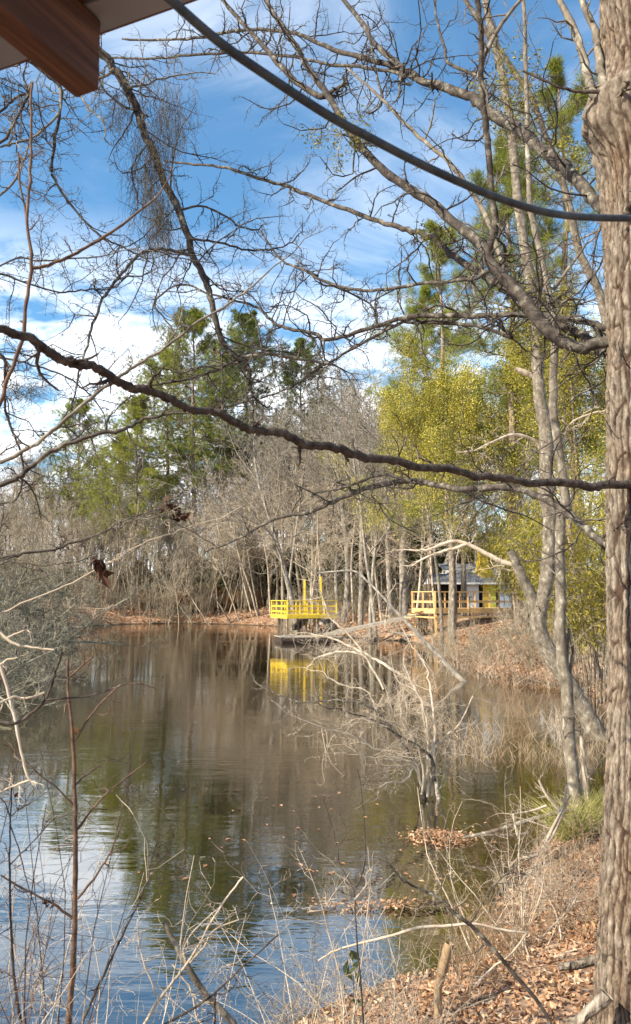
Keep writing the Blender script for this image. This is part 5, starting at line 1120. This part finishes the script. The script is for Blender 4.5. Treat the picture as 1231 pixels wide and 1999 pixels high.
# canes: loose clumps on the near bank
def canes(label, px0, px1, D, n, hr, m, seed, lean=.25, name='cane_clump', cat='shrub', group=None, tw=True, base=None, rad=.0032, arch=.0):
    rg = random.Random(seed); o = []
    c = P((px0+px1)/2, 1165, D); c.z = max(H(c.x, c.y), -.03); wx = (px1-px0)/F*D/2
    for i in range(n):
        p = V((rg.uniform(-wx, wx), rg.gauss(0, .18), 0)); p.z = max(H(c.x+p.x, c.y+p.y), -.03)-c.z-.05
        d = V((rg.gauss(0, lean), rg.gauss(0, lean), 1)).normalized(); L_ = rg.uniform(*hr); k = 9; pts = [p.copy()]; r0 = rad*rg.uniform(.5, 1.3); a = V((rg.gauss(0, 1), rg.gauss(0, 1), -.6))*arch
        for j in range(1, k):
            d = (d+V((rg.gauss(0, .10), rg.gauss(0, .10), rg.gauss(.01, .06)))+a*.2).normalized(); p = p+d*L_/k; pts.append(p.copy())
        rd = [r0*(1-.7*j/(k-1)) for j in range(k)]; o.append((pts, rd))
        if tw:
            s = []; sprouts(s, pts, rd, rg.randint(3, 6), (L_*.10, L_*.32), rg, 1, .25, 1, TWL, False, .0022); o += [(q, r) for l, q, r in s]
    ob = link(name, tubes(name, o, 4, m), loc=c); return tag(ob, label, cat, group)
canes('tangle of pale and brown canes in the bottom left corner', -60, 110, 3.0, 26, (1.1, 2.2), M_red, 1, .2, rad=.004)
canes('pale dry canes standing left of the thick dead stick', 60, 240, 3.2, 20, (1.0, 2.0), M_pale, 2, .2, rad=.004)
canes('dark thin canes between the pale dry canes and the corner tangle', -20, 190, 2.9, 16, (1.2, 2.3), M_dark, 3, .2, rad=.0038)
canes('low bleached twigs across the very bottom left of the water edge', -100, 330, 3.3, 34, (.8, 1.5), M_pale, 4, .5, arch=.3, rad=.004)
canes('bleached arching twigs over the water at the bottom middle', 560, 720, 4.4, 52, (.6, 1.6), M_pale, 5, .5, arch=.5, rad=.0042)
canes('second bleached tangle at the foot of the bank left of the stake', 640, 850, 4.75, 36, (.35, 1.1), M_pale, 6, .5, arch=.4, rad=.0038)
canes('thin grey twigs leaning over the bottom middle water', 480, 640, 4.3, 26, (.4, 1.1), M_tan, 7, .45, arch=.4)
for k, (a, b, D, n, h, lb) in enumerate(((900, 1010, 6.3, 46, (.4, 1.0), 'fine brown brush on the bank just above the stake'), (980, 1090, 7.0, 46, (.4, 1.0), 'fine tan brush in the middle of the near bank'), (1040, 1170, 7.8, 50, (.35, .9), 'fine tan brush on the bank below the grass tuft'),
                                         (860, 960, 5.6, 30, (.35, .9), 'thin brush standing in the water edge right of the stake'), (1080, 1180, 6.3, 34, (.25, .7), 'low brush beside the big furrowed trunk'), (930, 1060, 8.4, 34, (.4, 1.1), 'twiggy brush at the water edge left of the slender trunk'))):
    canes(lb, a, b, D, n, h, (M_brush, M_pale, M_brush, M_brush, M_brush, M_red)[k], 20+k, .4, 'brush', arch=.2, rad=.0036)
canes('long pale branches sticking out of the near bank brush towards the water', 900, 1080, 6.2, 16, (.9, 1.6), M_pale, 41, .75, 'dead_branches', 'branch', arch=.3, rad=.0065)
# pale dead branches jumbled at the foot of the slender trunk
sapling('fallen_branch', 'bleached dead branches jumbled in the water left of the slender trunk foot', [(z8([(890, 415), (930, 330), (975, 240), (985, 170)]), (7, 4)), (z8([(905, 400), (950, 320), (1000, 200)]), (6, 4)), (z8([(960, 260), (910, 200), (880, 140)]), (6, 4)), (z8([(870, 430), (800, 445), (750, 490), (690, 560)]), (6, 4)), (z8([(910, 240), (850, 260), (790, 270)]), (5, 3)), (z8([(930, 330), (850, 300), (780, 280)]), (4, 3)), (z8([(870, 430), (960, 440), (1010, 445)]), (5, 3)), (z8([(805, 365), (790, 310), (783, 270)]), (6, 4))], 8.7, M_pale, 'branch', tw=(5, (.1, .4)), seed=30, grounded=False)

# ------------------------------------------------------------------ the pale shrub standing in the water and the poles behind it
bW = Wt(842, 1560); wb = empty('water_shrub', bW, 'pale twisted bare shrub standing in the water, its branches spreading left', 'shrub'); rg = random.Random(70)
WS = [(za([(1010, 1265), (965, 1100), (900, 960), (780, 800), (650, 690), (500, 670), (300, 680), (150, 640), (30, 580)]), (14, 10, 6, 3), (bW.y, bW.y+.3, bW.y+1.0), M_limb),
      (za([(1090, 1260), (1062, 1000), (1070, 850), (1060, 700), (1040, 560), (1000, 430), (920, 330)]), (13, 8, 3), (bW.y, bW.y+.5), M_pale),
      (za([(1030, 1250), (1030, 1100), (1030, 900), (1000, 700), (930, 560), (880, 420)]), (10, 7, 3), (bW.y, bW.y+.3), M_pale),
      (za([(1070, 1150), (1045, 1000), (900, 910), (780, 830), (640, 760), (400, 700), (370, 640)]), (10, 6, 3), (bW.y, bW.y-.6), M_limb),
      (za([(980, 1150), (950, 1060), (800, 1000), (680, 940), (560, 870), (300, 800)]), (9, 5, 2.5), (bW.y, bW.y-.9), M_pale),
      (za([(990, 1180), (960, 1060), (880, 1030), (700, 1010), (590, 975)]), (8, 5, 2.5), (bW.y, bW.y-.5), M_pale),
      (za([(1085, 1200), (1060, 990), (1150, 880), (1230, 800), (1300, 640)]), (9, 5, 3), (bW.y, bW.y+.6), M_pale),
      (za([(1060, 1240), (1040, 1000), (1010, 800), (960, 620), (850, 560)]), (9, 5, 3), (bW.y, bW.y+.9), M_pale),
      (za([(1000, 1230), (1000, 1060), (940, 900), (870, 800), (880, 690)]), (8, 5, 2.5), (bW.y, bW.y-.3), M_pale),
      (za([(940, 1080), (890, 1150), (800, 1160), (735, 1195)]), (6, 3), (bW.y-.1, bW.y-.7), M_pale),
      (za([(1085, 1230), (1130, 1120), (1140, 960), (1190, 860)]), (6, 3), (bW.y, bW.y+.3), M_pale),
      (za([(720, 720), (660, 610), (500, 570), (380, 490)]), (5, 2.5), (bW.y+.4, bW.y+.9), M_pale),
      (za([(780, 830), (620, 780), (520, 830), (410, 850)]), (4, 2.5), (bW.y-.4, bW.y-.5), M_pale)]
SHR = dict(TW, w=[.40, .34, .24], k=[0, 4, 5], rmin=.0022)
for k, (pp, w, d, m) in enumerate(WS):
    pts, rad = trace(pp, d, tuple(q*.66 for q in w), 5, .010, rg); st = link('stem', tubes('stem', [(pts, rad)], 6, m, bW), wb)
    s = []; sprouts(s, pts, rad, 22 if k < 8 else 12, (.25, .8), rg, 2, .22, 1, SHR, True, .0045); link('twigs', tubes('twigs', [(p, r) for l, p, r in s], 3, M_pale if k % 3 else M_tan, bW), st)
def pole(name, label, pp, D, w, m, tw=None, seed=0, cat='branch', lev=2):
    rg = random.Random(seed); pts, rad = trace(pp, D, w, 5, .01, rg); b = pts[0]; o = [(pts, rad)]
    root = empty(name, b, label, cat); link('stem', tubes('stem', o, 7, m, b), root)
    if tw:
        s = []; sprouts(s, pts, rad, tw[0], tw[1], rg, lev, .35, 1, dict(TW, rmin=.004), True, .012); link('twigs', tubes('twigs', [(p, r) for l, p, r in s], 3, m, b), root)
    return root
pole('leaning_branch', 'grey dead pole slanting down to the right in front of the gangway', [(912, 1337), (860, 1285), (815, 1237), (770, 1190), (728, 1145), (690, 1115), (630, 1118)], (27, 28), (10, 8.5, 7, 4, 3), M_grey, (12, (.6, 1.6)), 1)
pole('leaning_branch', 'long pale fallen sapling pointing left towards the floating dock', za([(920, 545), (800, 470), (700, 410), (560, 340), (440, 290), (330, 270)]), (26, 27.5), (6, 5, 2.5), M_pale, (26, (.6, 2.0)), 2)
pole('leaning_branch', 'pale leaning stick rising out of the water below the gangway', za([(765, 600), (700, 480), (640, 380), (540, 255), (440, 160), (380, 0)]), (24, 25), (5, 4, 2), M_pale, (18, (.5, 1.6)), 3)
pole('leaning_branch', 'low pale branch fanned over the water left of the leaning stick', za([(660, 400), (560, 375), (480, 380), (370, 410)]), (25, 25.4), (5, 3), M_pale, (14, (.4, 1.0)), 4)
pole('leaning_branch', 'pale bent branch crossing the upper part of the gangway', za([(1000, 290), (900, 270), (800, 255), (775, 200), (790, 90)]), (30, 30), (5, 3), M_pale, (10, (.5, 1.4)), 5)
for i in range(15):
    px = 850+335*(i+.5)/15; py = 1275+(px-850)*.42 if px < 980 else 1330+(px-980)*.06; q = Wt(px, py+6)
    canes('fine dry brush crowding the waterline below the leafy slope', px-26, px+26, q.y, 30, (.5, 1.7), (M_brush, M_pale, M_red)[i % 3], 400+i, .45, 'brush', group='fine brush below the leafy slope', arch=.25, rad=.009)
for i in range(11):
    r6 = random.Random(i+600); px = r6.uniform(760, 1110); py = r6.uniform(1275, 1400); q = Wt(px, py)
    canes('pale tangled twigs rising from the shallow cove', px-45, px+45, q.y, 22, (.4, 1.5), (M_pale, M_brush)[i % 2], 430+i, .6, 'brush', group='pale tangled twigs in the cove', arch=.35, rad=.0065)
# brush along the mid bank waterline and bare thin shrubs over the leafy slope
for i in range(26):
    px = 815+375*(i+rng.random())/26; py = 1262+(px-815)*.19 if px < 1000 else 1297+ (px-1000)*.08; q = Wt(px, py+24); 
    rg2 = random.Random(i)
    put('bare_shrub', multi[i % 4], V((q.x, q.y, max(H(q.x, q.y), -.1))), 'thin dry shrub along the foot of the leafy slope across the cove', 'shrub', 'dry shrubs at the foot of the leafy slope', rg2.uniform(.14, .34), rg2.uniform(0, 6), (rg2.gauss(0, .25), rg2.gauss(0, .25)))
for i in range(9):
    rg2 = random.Random(i+50); px = rg2.uniform(850, 1150); D = rg2.uniform(29, 44); b = far(px, D)
    put('bare_shrub', multi[i % 4], b, 'thin bare shrub on the leafy slope below the lumber deck', 'shrub', 'thin shrubs on the leafy slope below the lumber deck', rg2.uniform(.2, .42), rg2.uniform(0, 6))
for i in range(14):
    rg2 = random.Random(i+90); px = rg2.uniform(585, 830); D = rg2.uniform(50.5, 56); b = far(px, D)
    put('bare_shrub', multi[i % 4], b, 'small bare shrub on the bank behind the gangway', 'shrub', 'small shrubs on the bank behind the gangway', rg2.uniform(.12, .28), rg2.uniform(0, 6))
# dry weeds and fine brush in the shallow cove
def straw(label, px, py, n, hr, spread, m, seed, wd=.004, name='dry_weeds', cat='weeds', group=None, lean=.35, z=None):
    rg = np.random.default_rng(seed); c = Wt(px, py); c.z = max(H(c.x, c.y), 0.0) if z is None else z
    o = []
    for i in range(n):
        p = np.array([rg.normal(0, spread), rg.normal(0, spread*.7), -.03]); L_ = rg.uniform(*hr); d = np.array([rg.normal(0, lean), rg.normal(0, lean), 1.0]); d /= np.linalg.norm(d); bend = np.array([rg.normal(0, .5), rg.normal(0, .5), -.5])
        pts = [V(tuple(p+d*L_*t+bend*L_*.45*t*t)) for t in (0, .3, .6, .85, 1.0)]; o.append((pts, [wd, wd*.9, wd*.8, wd*.5, wd*.2]))
    me = tubes(name, o, 3, m); a = me.attributes.new('tint', 'FLOAT', 'FACE'); a.data.foreach_set('value', np.repeat(rg.uniform(0, 1, n), 12).astype(np.float32))
    return tag(link(name, me, loc=c), label, cat, group)
for k, (px, py, n, h, sp) in enumerate(((905, 1455, 70, (.15, .5), .35), (960, 1480, 80, (.15, .45), .4), (1020, 1470, 60, (.15, .4), .35), (880, 1420, 50, (.15, .5), .35), (1080, 1490, 60, (.2, .6), .3), (940, 1440, 60, (.2, .6), .4), (1120, 1410, 60, (.2, .7), .4), (1150, 1470, 60, (.2, .6), .35))):
    straw('dry tan weeds standing in the shallow cove behind the pale water shrub', px, py, n, h, sp, M_straw, 200+k, .005, group='dry weeds in the shallow cove', z=0.0)
for k, (px, py, n, h, sp) in enumerate(((905, 1475, 26, (.3, .9), .4), (1000, 1440, 26, (.4, 1.2), .5), (1075, 1450, 26, (.4, 1.1), .4), (960, 1400, 24, (.5, 1.4), .6))):
    q = Wt(px, py); canes('fine reddish brush standing in the cove water', px-40, px+40, q.y, n, (h[0], h[1]), M_brush if k % 2 else M_pale, 240+k, .4, 'brush', arch=.25, rad=.004, group='fine brush in the cove water')
straw('bright green tufted grass at the foot of the slender pale trunk', 1122, 1665, 520, (.35, .7), .09, M_grass, 301, .0032, 'grass_tuft', 'grass', lean=.55)
straw('smaller green grass tuft right of the slender pale trunk', 1165, 1620, 320, (.3, .6), .08, M_grass, 302, .0032, 'grass_tuft', 'grass', lean=.5)
for k, (px, py) in enumerate(((1010, 1760), (1080, 1780), (980, 1830), (1120, 1720), (900, 1900), (620, 1990), (560, 1999), (690, 1970))):
    straw('thin straw coloured grass among the leaves of the near bank', px, py, 60, (.12, .35), .16, M_straw, 320+k, .0018, 'dry_grass', 'grass', 'dry grass on the near bank', lean=.5)
straw('thin green blades by the stake at the edge of the leafy bank', 1000, 1885, 14, (.1, .25), .04, M_grass, 333, .002, 'grass_tuft', 'grass')

# ------------------------------------------------------------------ leaves on the ground and on the water
def litter(name, label, n, xr, yr, ln, seed, tilt=.45, dens=None):
    rg = np.random.default_rng(seed); x = rg.uniform(*xr, n*3); y = rg.uniform(*yr, n*3); s = sdf(x, y); k = (s > .03) & (rg.uniform(0, 1, len(x)) < np.clip(s*2.0+.25, 0, 1))
    x, y = x[k][:n], y[k][:n]; z = hgt(x, y); n = len(x)
    A = rg.normal(0, 1, (n, 3)); A[:, 2] = rg.normal(0, tilt, n); A /= np.linalg.norm(A, axis=1, keepdims=True)
    up = np.stack([rg.normal(0, tilt, n), rg.normal(0, tilt, n), np.ones(n)], 1); B = np.cross(A, up); B /= np.linalg.norm(B, axis=1, keepdims=True); s = rg.uniform(.5, 1.3, (n, 1))*ln
    C = np.stack([x, y, z+rg.uniform(.008, .05, n)*ln/.04], 1)
    return tag(link(name, quads(name, C, A*s, B*s*rg.uniform(.35, .75, (n, 1)), np.clip(rg.normal(.55, .26, n), 0, 1), M_litter, .30)), label, 'leaves', kind='stuff')
litter('fallen_leaves', 'tan and brown fallen leaves covering the near bank', 26000, (-1.0, 4.6), (3.4, 11), .025, 1)
litter('fallen_leaves', 'pale fallen leaves covering the slope below the lumber deck', 24000, (3.5, 18), (20, 47), .085, 2)
litter('fallen_leaves', 'brown fallen leaves along the far bank and around the yellow deck', 14000, (-26, 9), (50, 92), .14, 3)
fl_me = []
for k in range(3):
    rg3 = np.random.default_rng(800+k); A = np.array([[1, .1, .05]])*.030; B = np.array([[-.1, 1, .1]])*.016; fl_me.append(quads('floating_leaf', np.zeros((1, 3)), A, B, [.35+.2*k], M_litter, .2))
rg4 = random.Random(41)
spots = [(533, 1573), (445, 1638), (586, 1688), (362, 1715), (520, 1610), (662, 1548), (640, 1555), (735, 1570), (548, 1572), (400, 1690)]+[(rg4.uniform(560, 960), rg4.uniform(1540, 1780)) for _ in range(70)]+[(rg4.uniform(180, 700), rg4.uniform(1330, 1760)) for _ in range(26)]
for i, (px, py) in enumerate(spots):
    q = Wt(px, py, .006)
    if sdf([q.x], [q.y])[0] > 0: continue
    o = link('floating_leaf', fl_me[i % 3], loc=q); s = rg4.uniform(.5, 1.3)*(1.3 if i < 10 else 1); o.scale = (s, s, s); o.rotation_euler = (0, 0, rg4.uniform(0, 6))
    tag(o, 'small brown leaf floating on the pond', 'leaf', 'leaves floating on the pond')
def raft(label, px, py, n, sx, sy, seed):
    rg = np.random.default_rng(seed); c = Wt(px, py, 0); A = rg.normal(0, 1, (n, 3)); A[:, 2] *= .3; A /= np.linalg.norm(A, axis=1, keepdims=True); B = np.cross(A, rg.normal(0, .3, (n, 3))+np.array([0, 0, 1])); B /= np.linalg.norm(B, axis=1, keepdims=True)
    r = rg.normal(0, 1, (n, 2)); C = np.stack([r[:, 0]*sx, r[:, 1]*sy, .02+.07*rg.uniform(0, 1, n)*np.exp(-(r**2).sum(1)/2)], 1)
    return tag(link('leaf_raft', quads('leaf_raft', C, A*.022, B*.013, np.clip(rg.normal(.5, .25, n), 0, 1), M_litter, .25), loc=c), label, 'leaves', kind='stuff')
raft('heap of dead leaves caught in the water at the tip of the long thin log', 860, 1637, 700, .19, .15, 1)
raft('drift of orange leaves on the water left of the fallen branch', 785, 1772, 300, .38, .05, 2)
# broad green leaves of a small evergreen seedling low on the bank
def seedling():
    c = P(690, 1905, 4.5); g = G(c.x, c.y); root = empty('seedling', g, 'small seedling with a few broad dark green leaves at the bottom middle', 'plant'); rg = np.random.default_rng(9)
    link('stem', tubes('stem', [([V((0, 0, -.05)), V((.01, 0, .2)), V((0, .02, .42)), c-g], [.004, .0035, .003, .002])], 5, M_dark), root)
    n = 11; C = np.array([tuple(c-g)])+rg.normal(0, 1, (n, 3))*np.array([.05, .05, .06]); A = rg.normal(0, .7, (n, 3)); A /= np.linalg.norm(A, axis=1, keepdims=True); B = np.cross(A, rg.normal(0, .4, (n, 3))+np.array([0, -.6, .5])); B /= np.linalg.norm(B, axis=1, keepdims=True)
    link('leaves', quads('leaves', C, A*.045, B*.02, rg.uniform(.3, .9, n), M_darkleaf, .15), root)
seedling()
